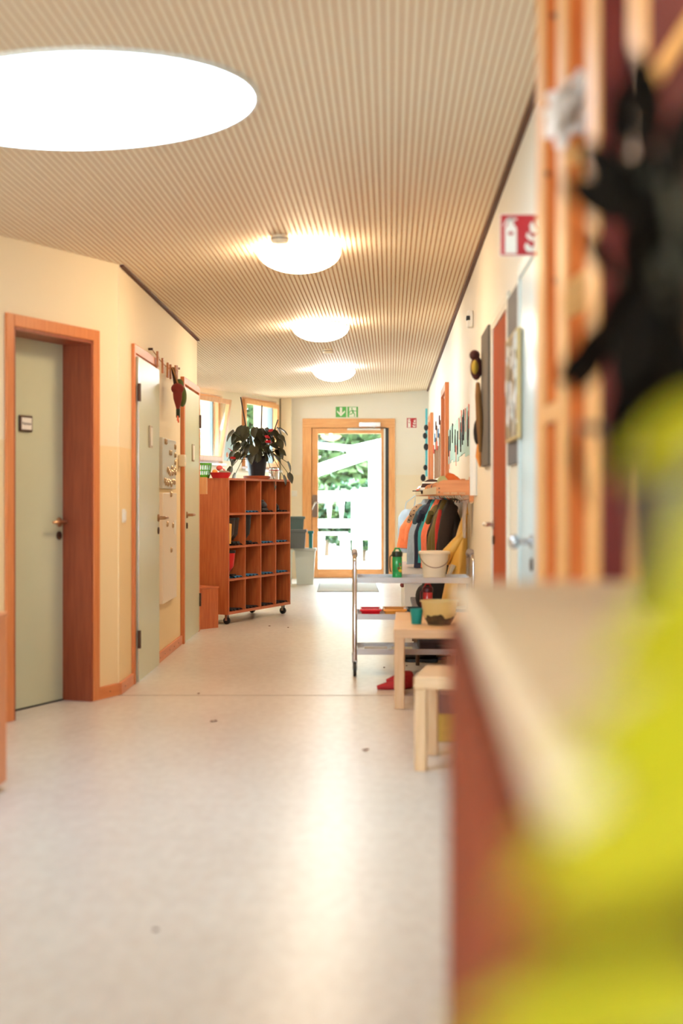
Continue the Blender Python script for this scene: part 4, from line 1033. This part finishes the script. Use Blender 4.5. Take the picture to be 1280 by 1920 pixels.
# bucket
bu = thing('bucket', 'cream white plastic bucket on the trolley top', 'bucket', ((814-640)*9.24/2667, 9.24, .604))
MB().lathe([(0, 0), (.066, 0), (.070, .006), (.092, .165), (.102, .168), (.103, .182), (.094, .186), (.088, .175), (.066, .01), (0, .008)], 36).build('pail', mat('cream_bucket', (240, 222, 196), .4), bu)
MB().tube([(-.098, -.01, .168)]+[(-.098*math.cos(PI*i/14), -.035-.075*math.sin(PI*i/14), .17-.088*math.sin(PI*i/14)) for i in range(1, 14)]+[(.098, -.01, .168)], .0028, 6).build('handle', mat('bucket_wire', (150, 110, 90), .4, .5), bu)
def dish(px, wd, m, label, name='lunch_box'):
    t = thing(name, label, 'box', ((px-640)*9.2/2667, 9.17, .373))
    a, b, h = wd/2, .10, .05; k = .85
    mb = MB(); v = [(-a*k,-b*k,0),(a*k,-b*k,0),(a*k,b*k,0),(-a*k,b*k,0),(-a,-b,h),(a,-b,h),(a,b,h),(-a,b,h),(-a+.006,-b+.006,h),(a-.006,-b+.006,h),(a-.006,b-.006,h),(-a+.006,b-.006,h),(-a*k+.004,-b*k+.004,.006),(a*k-.004,-b*k+.004,.006),(a*k-.004,b*k-.004,.006),(-a*k+.004,b*k-.004,.006)]
    mb.add(v, [(3,2,1,0),(0,1,5,4),(1,2,6,5),(2,3,7,6),(3,0,4,7),(4,5,9,8),(5,6,10,9),(6,7,11,10),(7,4,8,11),(8,9,13,12),(9,10,14,13),(10,11,15,14),(11,8,12,15),(12,13,14,15)])
    mb.build('tub', m, t, smooth=False, bevel=.006)
    l_ = MB(); e = .007
    l_.box(-a-e, a+e, -b-e, -b, h-.01, h+.003); l_.box(-a-e, a+e, b, b+e, h-.01, h+.003); l_.box(-a-e, -a, -b, b, h-.01, h+.003); l_.box(a, a+e, -b, b, h-.01, h+.003); l_.build('rim', m, t)
dish(694, .125, mat('glossy_red_plastic', (224, 24, 40), .2), 'red plastic tub at left on the middle trolley tray')
dish(739, .135, mat('orange_plastic', (240, 158, 66), .25), 'orange plastic tub beside the red tub on the trolley')
dish(778, .10, mat('black_green_plastic', (26, 40, 36), .3), 'dark green tub right of the orange tub on the trolley')
t = thing('papers_stack', 'flat cream cards lying in the bottom trolley tray', 'paper', (.30, 9.24, .151))
B(-.15, .0, -.12, .12, 0, .006).build('card', PAPER, t); B(.03, .16, -.10, .12, 0, .004).build('card', mat('cream_card', (230, 214, 168), .7), t)
t = thing('dark_case', 'dark flat case in the bottom trolley tray', 'case', (.66, 9.25, .151))
B(-.16, .15, -.15, .15, 0, .07).build('shell', cloth('dark_plum_case', (44, 24, 30)), t, bevel=.012); MB().tube([(-.05, -.15, .04), (-.05, -.175, .04), (.05, -.175, .04), (.05, -.15, .04)], .005, 6).build('handle', BLACK, t)

# ------------------------------------------------------------------ birch tables and stool
def table(label, loc, rz, wx, dy, h, tt, leg, cat='table', name='low_table'):
    t = thing(name, label, cat, loc, rz)
    B(0, wx, 0, dy, h-tt, h).build('table_top', BIRCH, t, bevel=.003)
    for x in (.002, wx-leg-.002):
        for y in (.002, dy-leg-.002): B(x, x+leg, y, y+leg, 0, h-tt).build('leg', BIRCHZ, t, bevel=.003)
    return t
table('pale birch low table with cup and bowl on it', (.281, 7.64, 0), R(-2.4), .50, .60, .43, .05, .054)
table('second pale birch low table butted behind the first', (.312, 8.262, 0), R(-2.4), .50, .52, .43, .05, .054)
st_ = table('pale birch stool in front of the low tables', (.30, 5.91, 0), R(-11), .345, .42, .393, .05, .05, 'stool', 'stool')
# cup and bowl
p = at(781, 1171, 7.93)
t = thing('cup', 'teal plastic cup on the pale birch table', 'cup', (p.x, 7.95, .43))
MB().lathe([(0, .001), (.026, .001), (.028, .004), (.037, .084), (.0375, .086), (.0345, .086), (.025, .006), (0, .006)], 26).build('beaker', mat('teal_plastic_cup', (10, 140, 134), .4), t)
p = at(825, 1174, 7.82)
t = thing('mixing_bowl', 'translucent yellow mixing bowl of dark soil on the birch table', 'bowl', (p.x, 7.90, .43))
MB().lathe([(0, .0), (.055, .0), (.062, .004), (.085, .05), (.097, .11), (.099, .128), (.107, .130), (.107, .136), (.095, .136), (.092, .11), (.080, .05), (.058, .008), (0, .006)], 34).build('shell', mat('pale_yellow_plastic', (236, 206, 132), .3, trans=.25), t)
MB().lathe([(0, .007), (.057, .0085), (.0785, .05), (.083, .064), (.05, .074), (0, .08)], 28).build('soil', mat('dark_soil', (62, 44, 26), .95, noise=.5, scale=120, bump=.8), t)
mb = MB(); v = []; f = []; n = 40
for k in range(n):
    a = 2*PI*k/n; tp = .052+.010*math.sin(3*a+1)+.006*math.sin(7*a)+.004*math.sin(13*a+2)
    for r_, z_ in ((.0625, .004), (.074, .026), (.0635+.0228*(tp-.004)/.046, tp)): v.append((r_*math.cos(a), r_*math.sin(a), z_))
for k in range(n):
    q = 3*((k+1) % n); f += [(3*k, q, q+1, 3*k+1), (3*k+1, q+1, q+2, 3*k+2)]
mb.add(v, f).build('soil_stain', mat('soil_stain', (92, 68, 36), .8, noise=.55, scale=50), t)
# red cloth on the floor
t = thing('red_slippers', 'pair of red cloth slippers on the floor behind the table leg', 'slippers', (.27, 8.42, 0))
RC_ = cloth('crimson_felt', (170, 34, 40))
MB().tube([(-.06, 0, .012), (0, 0, .02), (.07, .01, .026), (.12, .02, .02)], [.012, .026, .03, .018], 12).build('slipper', RC_, t)
MB().tube([(.0, .10, .03), (.06, .10, .045), (.14, .11, .05), (.19, .12, .035)], [.018, .034, .036, .02], 12).build('slipper', RC_, t)
B(.08, .16, .03, .12, .0, .10).build('cuff', RC_, t, bevel=.02)
t = thing('storage_box', 'mustard yellow storage box on the floor behind the stool', 'box', (.44, 6.62, 0), R(-4))
B(0, .22, 0, .18, 0, .13).build('carton', mat('mustard_card', (196, 158, 62), .7, noise=.15, scale=40), t, bevel=.004); B(-.004, .224, -.004, .184, .131, .22).build('lid', cloth('grey_plum_lid', (112, 78, 72)), t, bevel=.006)

# ------------------------------------------------------------------ right wall art and fittings
t = rw_thing('motion_sensor', 'white motion sensor high on the right wall', 'sensor', 9.2, 2.29)
B(-.035, .035, -.04, 0, -.055, .055).build('housing', WHITE, t, bevel=.008); B(.0, .036, -.046, -.02, -.01, .02).build('lens', BLACK, t, bevel=.003)
t = rw_thing('notice_holder', 'narrow white acrylic notice holder on the right wall above the rack', 'holder', 9.04, 1.15)
B(0, .30, -.012, 0, 0, .74).build('backboard', mat('acrylic_white', (222, 228, 232), .15), t, bevel=.003); B(0, .008, -.03, 0, 0, .74).build('edge', WHITE, t); B(.292, .30, -.03, 0, 0, .74).build('edge', WHITE, t)
for z in (.34, .42, .47): B(.05, .25, -.014, -.012, z, z+.03).build('notice_strip', mat('tan_strip', (206, 160, 110), .7), t)
GREY = mat('dark_grey_canvas', (92, 84, 76), .8); 
t = rw_thing('collage_board', 'tall dark grey collage board with felt parrot on the right wall', 'artwork', 8.05, 1.31)
B(0, .56, -.022, 0, 0, .74).build('board', GREY, t, bevel=.002)
MB().ball((.02, -.05, .56), (.05, .035, .07)).ball((.03, -.06, .63), (.03, .03, .03)).build('felt_parrot', cloth('felt_maroon_dark', (74, 28, 22)), t)
MB().ball((.06, -.06, .56), (.04, .02, .04)).build('felt_wing', cloth('felt_gold', (178, 150, 50)), t)
MB().tube([(.0, -.04, .47), (.12, -.045, .40), (.16, -.04, .25), (.14, -.035, .08)], [.012, .018, .02, .008], 8).build('felt_branch', cloth('felt_branch', (128, 88, 44)), t)
MB().ball((-.02, -.04, .20), (.025, .025, .075)).build('felt_bird', cloth('felt_black', (26, 18, 20)), t)
MB().tube([(.0, -.03, .13), (-.01, -.035, .06), (.03, -.03, .0)], [.014, .018, .004], 8).build('felt_tail', cloth('felt_orange', (222, 140, 62)), t)
t = rw_thing('pin_board', 'dark grey board behind the painted canvas on the right wall', 'panel', 6.34, 1.28)
B(0, .60, -.014, 0, 0, .74).build('board', mat('slate_panel', (104, 98, 98), .7), t, bevel=.002)
pc = rw_thing('painted_canvas', 'flower painted canvas in front of the dark grey board', 'painting', 6.2, 1.375)
B(0, .56, -.034, -.016, 0, .44).build('canvas', mat('canvas_edge', (206, 176, 120), .7), pc, bevel=.003)
mp_ = mat('flower_painting', (150, 130, 100), .8); nt = mp_.node_tree; vo = nt.nodes.new('ShaderNodeTexVoronoi'); vo.inputs['Scale'].default_value = 14
tc = nt.nodes.new('ShaderNodeTexCoord'); nt.links.new(tc.outputs['Object'], vo.inputs['Vector']); rp = nt.nodes.new('ShaderNodeValToRGB')
for q_, c_ in ((0, (84, 62, 42)), (.25, (176, 150, 110)), (.45, (120, 78, 78)), (.62, (206, 190, 160)), (.8, (132, 150, 150)), (1, (200, 170, 110))):
    e_ = rp.color_ramp.elements.new(q_); e_.color = (*lin(c_), 1)
sx = nt.nodes.new('ShaderNodeSeparateColor'); nt.links.new(vo.outputs['Color'], sx.inputs[0]); nt.links.new(sx.outputs[0], rp.inputs[0]); nt.links.new(rp.outputs[0], nt.nodes['Principled BSDF'].inputs['Base Color'])
B(.012, .548, -.0355, -.034, .012, .428).build('painting', mp_, pc)
fl = MB()
rg = random.Random(5)
for k in range(14):
    MB().prism(circ(rg.uniform(.06, .5), rg.uniform(.1, .4), rg.uniform(.012, .03), 9), -.039, -.0355).build('painted_flower', mat('petal_white', (236, 226, 210), .8), pc, smooth=False)
mu = rw_thing('animal_mural', 'long pale turquoise mural of black birds on the right wall', 'mural', 13.0, 1.44)
ML = 3.9*math.hypot(1, SR)
MUR = mat('mural_sheet', (176, 212, 202), .7)
ns_ = 8
for k in range(ns_):
    B(k*ML/ns_, (k+1)*ML/ns_-.006, -.006, 0, .02*math.sin(k*1.7), .31+.012*math.sin(k*2.3)).build('sheet', MUR, mu)
BIRD = mat('mural_black', (34, 28, 32), .8); PINK = mat('mural_pink', (232, 140, 128), .8)
def bird_poly(x, z, s):
    return [[(x-.5*s, z), (x+.35*s, z-.04*s), (x+.5*s, z+.3*s), (x+.4*s, z+.9*s), (x+.15*s, z+1.15*s), (x-.25*s, z+1.0*s), (x-.45*s, z+.5*s)],
            circ(x+.2*s, z+1.25*s, .24*s, 9), bar(x-.15*s, z, x-.15*s, z-.35*s, .09*s), bar(x+.15*s, z, x+.17*s, z-.35*s, .09*s)]
for k, (x, z, s) in enumerate(((.18, .10, .10), (.5, .14, .10), (.95, .19, .09), (1.45, .10, .10), (1.85, .07, .10), (2.35, .08, .12), (2.62, .12, .11), (2.78, .15, .12), (3.35, .09, .13))):
    poly_plate(mu, 'bird_cutout', bird_poly(x, z, s), -.012, -.006, BIRD)
for x, z in ((2.1, .22), (2.45, .26), (3.0, .24), (3.45, .24), (.35, .03), (1.6, .03)):
    poly_plate(mu, 'tulip_cutout', [[(x-.03, z), (x+.03, z), (x+.05, z+.08), (x, z+.05), (x-.05, z+.09)], bar(x, z, x+.02, z-.08, .008)], -.01, -.006, PINK)
fs = rw_thing('paper_flowers', 'paper flower sticks taped between the far right doors', 'artwork', 16.9, 1.35)
for k in range(6):
    x = .2+.38*k; hh = .35+.12*(k % 3)
    o = MB().tube([(x, -.012, 0), (x+.03, -.014, hh)], .006, 6).build('paper_stick', mat('stick_brown', (150, 110, 80), .8), fs)
    MB().prism(circ(x+.03, hh, .05, 8), -.03, -.018).build('paper_bloom', mat(('bloom_red', 'bloom_blue', 'bloom_dark')[k % 3], ((216, 90, 70), (90, 130, 170), (80, 40, 40))[k % 3], .8), fs)
hg = thing('turquoise_garland', 'turquoise hanging strip with black paper creatures in the far right corner', 'decoration', (rw(19.3)-.03, 19.3, 1.42))
B(-.028, .0, -.012, 0, 0, .92).build('strip', mat('turquoise_card', (86, 190, 204), .7), hg)
for x, z, s in ((-.03, .12, .028), (-.02, .40, .034), (-.035, .55, .03), (-.02, .66, .03), (-.06, -.02, .035)):
    MB().ball((x, -.03, z), (s, .015, s*1.4)).build('paper_creature', mat('paper_black', (20, 20, 24), .8), hg)

# ------------------------------------------------------------------ timber frame, sideboard and plants in the right foreground
tf = thing('timber_frame', 'rough timber wall frame of upright boards at the right', 'frame', (0, 0, 0))
def pt(y): return .37+SR*y
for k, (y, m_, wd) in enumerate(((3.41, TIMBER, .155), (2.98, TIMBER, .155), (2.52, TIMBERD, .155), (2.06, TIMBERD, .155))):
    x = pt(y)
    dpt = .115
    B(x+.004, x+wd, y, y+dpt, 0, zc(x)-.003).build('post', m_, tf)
    B(x-.004, x+.004, y-.002, y+dpt+.002, 0, zc(x)-.003).build('lit_post_face', wood('post_edge', (236, 176, 110), (222, 156, 90)), tf)  # pale slab: light on the corridor side of the post put into its colour
y0, y1 = 1.95, 3.5
for k in range(7):
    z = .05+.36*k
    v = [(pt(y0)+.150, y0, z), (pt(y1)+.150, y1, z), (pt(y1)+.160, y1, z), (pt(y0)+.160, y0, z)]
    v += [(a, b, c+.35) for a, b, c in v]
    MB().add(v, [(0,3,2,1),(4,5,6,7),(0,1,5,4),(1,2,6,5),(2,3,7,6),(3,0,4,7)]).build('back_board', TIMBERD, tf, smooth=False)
MB().box(0, .115, -.012, .012, -.012, .012, Matrix.Translation((pt(3.2)+.0, 3.16, EYE+.192)) @ Matrix.Rotation(R(-8), 4, 'Y')).box(0, .012, -.012, .30, -.02, .02, Matrix.Translation((pt(3.1), 3.08, EYE+.192))).build('cross_rail', wood('post_edge', (236, 176, 110), (222, 156, 90)), tf)
a_ = at(1222, 158, 1.98); b_ = at(1330, -12, 1.98)
MB().tube([a_, b_], .011, 4).build('brace', wood('post_edge', (236, 176, 110), (222, 156, 90)), tf)
kn = MB()
for px, py, y in ((1026, 325, 3.405), (1043, 526, 3.405), (1038, 28, 3.405), (1046, 720, 3.405)):
    p = at(px, py, y); kn.lathe([(.009, 0), (.006, .002), (0, .0025)], 9, M=Matrix.Translation((p.x, 3.41, p.z)) @ Matrix.Rotation(R(90), 4, 'X'))
kn.build('knot', mat('knot_brown', (92, 40, 22), .8), tf)

sb = thing('sideboard', 'wooden sideboard with pale top in the blurred right foreground', 'sideboard', (.088, .56, 0), math.atan2(1, .05))   # local x away from camera, local -y to the right
TOPZ = 1.033; SL = 1.25
B(0, SL, -.37, 0, .06, TOPZ-.025).build('carcass', SIDEW, sb, bevel=.004)
B(-.004, SL+.006, -.375, .006, TOPZ-.025, TOPZ).build('top_board', mat('pale_top_laminate', (226, 202, 172), .45), sb, bevel=.004)
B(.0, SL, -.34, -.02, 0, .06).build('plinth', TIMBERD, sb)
for x in (.02, .43, .84):
    B(x, x+.385, .001, .016, .09, TOPZ-.05).build('cabinet_door', SIDEW, sb, bevel=.003)

# dark foliage plant on the sideboard
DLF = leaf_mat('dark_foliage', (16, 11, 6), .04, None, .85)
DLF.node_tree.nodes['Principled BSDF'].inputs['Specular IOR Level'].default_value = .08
dl = leaf_mesh('leaf', DLF, False, 1, .42, .22)
base = Vector((.345, 1.42, TOPZ))
dp_ = thing('rubber_plant', 'dark leafed potted plant on the blurred sideboard', 'plant', base)
MB().lathe([(.05, 0), (.062, .15), (.068, .155), (.068, .175), (.06, .175), (.056, .15), (0, .145)], 26).build('pot', mat('dark_planter', (42, 26, 24), .5), dp_)
stm = MB()
rg = random.Random(21)
spec = [  # stem end (photo pixel, depth), blade direction, length
    (1215, 330, 1.40, (-20, -120), .11), (1250, 340, 1.36, (40, -90), .11), (1205, 420, 1.38, (-90, -60), .09), (1225, 500, 1.36, (-80, 70), .11), (1245, 560, 1.35, (30, 120), .12), (1265, 430, 1.36, (50, 60), .12),
    (1195, 380, 1.44, (-70, -90), .085), (1190, 590, 1.44, (-100, 50), .085), (1225, 620, 1.38, (-40, 120), .11), (1265, 620, 1.36, (20, 140), .12), (1175, 300, 1.5, (-30, -90), .08), (1150, 640, 1.6, (-70, 70), .08),
    (1240, 270, 1.42, (-30, -60), .10), (1200, 700, 1.42, (-60, 110), .10), (1225, 690, 1.40, (-20, 100), .12), (1285, 520, 1.35, (-60, 100), .13), (1275, 700, 1.38, (-40, 100), .12), (1160, 520, 1.6, (-60, -60), .075), (1085, 800, 1.75, (-8, 110), .10), (1120, 650, 1.7, (-60, 50), .07), (1260, 380, 1.38, (-70, 90), .13), (1290, 300, 1.38, (-60, 110), .13), (1195, 250, 1.42, (20, 110), .13), (1220, 400, 1.4, (15, 110), .14), (1210, 520, 1.4, (10, 110), .14), (1172, 430, 1.45, (10, 100), .10), (1185, 570, 1.42, (0, 110), .13), (1240, 640, 1.38, (5, 110), .11), (1250, 470, 1.38, (-30, 110), .13)]
for px, py, y, d, s in spec:
    p = at(px, py, y) - base
    stm.tube([(0, 0, .15), (p.x*.35, p.y*.4, .15+(p.z-.15)*.6), p], .006, 6)
    o = link('leaf', dl, dp_); dv = Vector((d[0], rg.uniform(-30, 30), -d[1]))
    M = leaf_frame(p, dv, s, rg.uniform(-.4, .4))
    # turn the blade to face roughly along the corridor
    o.matrix_local = M @ Matrix.Rotation(R(70+rg.uniform(-25, 25)), 4, 'Y')
stm.build('stems', mat('dark_stem', (46, 40, 24), .7), dp_)

# bright yellow-green plant on a stand closest to the camera
BLF = leaf_mat('lime_leaf', (192, 184, 38), .3, (172, 166, 22), .6)
bl = leaf_mesh('leaf', BLF, True, 1, .8, .2)
sx_, sy_ = .38, .36
ps = thing('plant_stand', 'wooden plant stand at the right outside the frame', 'stand', (sx_, sy_, 0))
MB().lathe([(.13, .72), (.13, .745), (0, .745)], 24).build('top', BIRCH, ps)
for k in range(3):
    a = 2*PI*k/3; MB().tube([(.1*math.cos(a), .1*math.sin(a), .72), (.13*math.cos(a), .13*math.sin(a), 0)], .014, 8).build('leg', BIRCHZ, ps)
lp = thing('lime_plant', 'big lime yellow leaved plant blurred at the right edge', 'plant', (sx_, sy_, .745))
MB().lathe([(.06, 0), (.08, .13), (.087, .135), (.087, .15), (.077, .15), (.072, .13), (0, .125)], 24).build('pot', mat('terracotta', (172, 84, 50)), lp)
lb_ = Vector((sx_, sy_, .745)); stm = MB()
for px, py, y, d, s, roll in [
    (1345, 800, .62, (-120, 40), .048, 0), (1350, 960, .58, (-70, 130), .050, .3), (1400, 1130, .58, (-200, 70), .070, .2), (1390, 1330, .55, (-260, 40), .075, .1),
    (1390, 1500, .44, (-260, 20), .070, -.1), (1390, 1580, .42, (-260, 30), .070, .2), (1330, 1930, .46, (-300, -50), .080, .1), (1180, 1975, .48, (-300, -30), .060, -.1), (1380, 1430, .46, (-180, -30), .06, .4), (1360, 1250, .62, (-180, 120), .06, .2)]:
    p = at(px, py, y)-lb_
    stm.tube([(0, 0, .12), (p.x*.5, p.y*.5, max(.14, p.z*.7+.1)), p], .004, 6)
    o = link('leaf', bl, lp); dv = Vector((d[0], -12, -d[1]))
    o.matrix_local = leaf_frame(p, dv, s, 0) @ Matrix.Rotation(R(48)+roll, 4, 'Y')
shade_lm = leaf_mesh('leaf', leaf_mat('shade_leaf', (120, 104, 24), .2, (100, 84, 14), .7), True, 1, .62, .2)  # darker leaf colour stands in for the olive shade among the leaves
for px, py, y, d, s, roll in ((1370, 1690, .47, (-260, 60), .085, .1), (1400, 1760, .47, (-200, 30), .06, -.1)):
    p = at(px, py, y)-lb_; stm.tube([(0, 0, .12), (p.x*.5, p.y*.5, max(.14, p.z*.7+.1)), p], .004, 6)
    o = link('leaf', shade_lm, lp); o['label'] = 'olive leaf with shade in its colour'
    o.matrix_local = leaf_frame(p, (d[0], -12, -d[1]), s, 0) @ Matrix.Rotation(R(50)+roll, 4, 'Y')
stm.build('stems', mat('lime_stem', (150, 150, 50), .6), lp)

# pale flower spray on the timber posts
sp_ = thing('flower_spray', 'pale pink flower spray fixed to the timber posts', 'flowers', at(1090, 230, 2.75))
o0 = Vector(sp_.location)
PKM = leaf_mat('pink_petal', (255, 242, 236), .2); pk = leaf_mesh('petal', PKM, False, 1, .7, .15)
rg = random.Random(4)
for px, py, s in ((1060, 200, .05), (1052, 222, .045), (1078, 196, .045), (1098, 218, .04), (1105, 190, .035), (1066, 250, .035), (1100, 150, .03), (1090, 160, .03), (1112, 100, .02)):
    p = at(px, py, 2.75)-o0; 
    fl_ = bpy.data.objects.new('blossom', None); COL.objects.link(fl_); fl_.parent = sp_; fl_.location = p; fl_.rotation_euler = (0, 0, R(-70))
    for k in range(5):
        a = 2*PI*k/5+rg.uniform(-.2, .2); o = link('petal', pk, fl_); o.matrix_local = leaf_frame(Vector((0, 0, 0)), (math.cos(a), -.35, math.sin(a)), s*1.1, R(70))
MB().tube([at(1130, 60, 2.78)-o0, at(1105, 150, 2.76)-o0, at(1080, 220, 2.76)-o0, at(1092, 330, 2.8)-o0, at(1112, 480, 2.85)-o0], .004, 6).build('stem', mat('pale_stem', (190, 140, 80), .7), sp_)
dlm = leaf_mesh('dried_leaf', leaf_mat('peach_leaf', (238, 178, 120), .3), False, 1, .5, .1)
for px, py, d, s in ((1118, 500, (-55, 85), .12), (1075, 265, (-4, 40), .05), (1098, 270, (-18, 45), .045), (1180, 465, (-50, 45), .07)):
    o = link('dried_leaf', dlm, sp_); o.matrix_local = leaf_frame(at(px, py, 2.78)-o0, (d[0], 0, -d[1]), s, 0) @ Matrix.Rotation(R(70), 4, 'Y')

# ------------------------------------------------------------------ garden outside
o = B(-16, 16, 20.2, 60, -.25, -.06).build('ground', mat('pale_paving', (206, 200, 186), .9, noise=.12, scale=4), smooth=False)
tag(o, 'pale paved garden ground outside the exit door', 'ground', None, 'structure')
o = B(-16, -4.6, 8, 20.2, -.25, -.06).build('ground_side', mat('pale_paving', (206, 200, 186)), smooth=False); tag(o, 'pale paved ground outside the slanted window wall', 'ground', None, 'structure')
PW = mat('white_weathered_wood', (238, 236, 230), .7, noise=.06, scale=8)
pv = thing('garden_pavilion', 'white timber pavilion post and sloping beams beyond the exit door', 'pavilion', (0, 24, -.06))
def gb(x0, x1, z0, z1, name, y0=0, y1=.12): return B(x0, x1, y0, y1, z0, z1).build(name, PW, pv)
gb(.46, .68, 0, 2.12, 'post')
MB().prism(bar(-.5, 1.62, .62, 2.0, .2), -.02, .1).build('sloping_beam', PW, pv); MB().prism(bar(-.5, 2.08, .2, 2.02, .10), -.02, .1).build('sloping_beam', PW, pv); MB().prism(bar(.1, 1.92, 1.3, 2.2, .26), -.04, .1).build('sloping_beam', PW, pv)
gf = thing('garden_fence', 'white garden fence with rails and boards beyond the exit door', 'fence', (0, 23.2, -.06))
def fb(x0, x1, z0, z1, name, y0=0, y1=.06): return B(x0, x1, y0, y1, z0, z1).build(name, PW, gf)
fb(-1.2, .16, 1.14, 1.30, 'rail'); fb(-1.2, .16, .70, .84, 'rail'); fb(-1.2, .10, .58, .63, 'rail')
for x in (-.90, -.55, -.20, .0): MB().prism([(x-.02, .84), (x+.02, .84), (x+.05, 1.14), (x-.05, 1.14)], .01, .05).build('baluster', PW, gf)
for k in range(6): fb(.16+.135*k, .16+.135*k+(.105 if k == 2 else .128), .52, 1.32+.03*(k % 2), 'board')
for x in (-.02, .18, .48): fb(x, x+.16, 0, .6, 'leg', .1, .2)
fb(-.05, .75, .50, .60, 'rail', .08, .22)
LF = [leaf_mat('garden_leaf_pale', (98, 118, 78), .2), leaf_mat('garden_leaf_mid', (76, 100, 66), .2), leaf_mat('garden_leaf_dark', (50, 76, 54), .2)]
BARK = mat('bark', (96, 76, 58), .9)
def tree(x, y, h, rad, k, label, low=.3):
    t = thing('garden_tree', label, 'tree', (x, y, -.06)); g = random.Random(int(x*100+y*7))
    MB().tube([(0, 0, 0), (.05, 0, h*.4), (0, .05, h*.75)], [.05, .04, .02], 8).build('trunk', BARK, t)
    mbs = [MB(), MB(), MB()]
    for i in range(5200 if -3 < x < 2 else 2600):
        while True:
            q = Vector((g.uniform(-1, 1), g.uniform(-1, 1), g.uniform(-1, 1)))
            if .45 < q.length < 1: break
        c = Vector((q.x*rad, q.y*rad, h*(.5+low/2)+q.z*h*(.5-low/2))); s = g.uniform(.09, .19)
        a = Vector((g.uniform(-1, 1), g.uniform(-1, 1), g.uniform(-.6, .6))).normalized(); b = a.cross(Vector((g.uniform(-1, 1), g.uniform(-1, 1), 1))).normalized()
        mbs[(k + (i % 5 == 0) + (i % 7 == 0)) % 3].add([c-a*s, c-b*s*.5, c+a*s, c+b*s*.5], [(0, 1, 2, 3)])
    for q, mb in enumerate(mbs):
        if mb.v: mb.build('foliage', LF[q], t, smooth=False)['kind'] = 'stuff'
for x, y, h, rad, k, lab in ((-.3, 29, 4.4, 1.5, 0, 'pale green garden tree seen through the exit door glass'), (1.6, 31, 4.8, 1.7, 1, 'mid green garden tree right beyond the exit door'), (-2.6, 30, 4.5, 1.6, 0, 'pale garden tree seen through the window behind the flowers'),
                            (-5.2, 31, 4.6, 1.7, 1, 'green garden tree left of the window view'), (.4, 26.6, 1.5, .9, 2, 'low dark shrub behind the white garden fence'), (-1.1, 27.0, 1.7, .9, 0, 'low pale shrub behind the white garden fence'), (3.6, 30, 4.4, 1.5, 0, 'pale garden tree far right outside')):
    tree(x, y, h, rad, k, lab, .15)
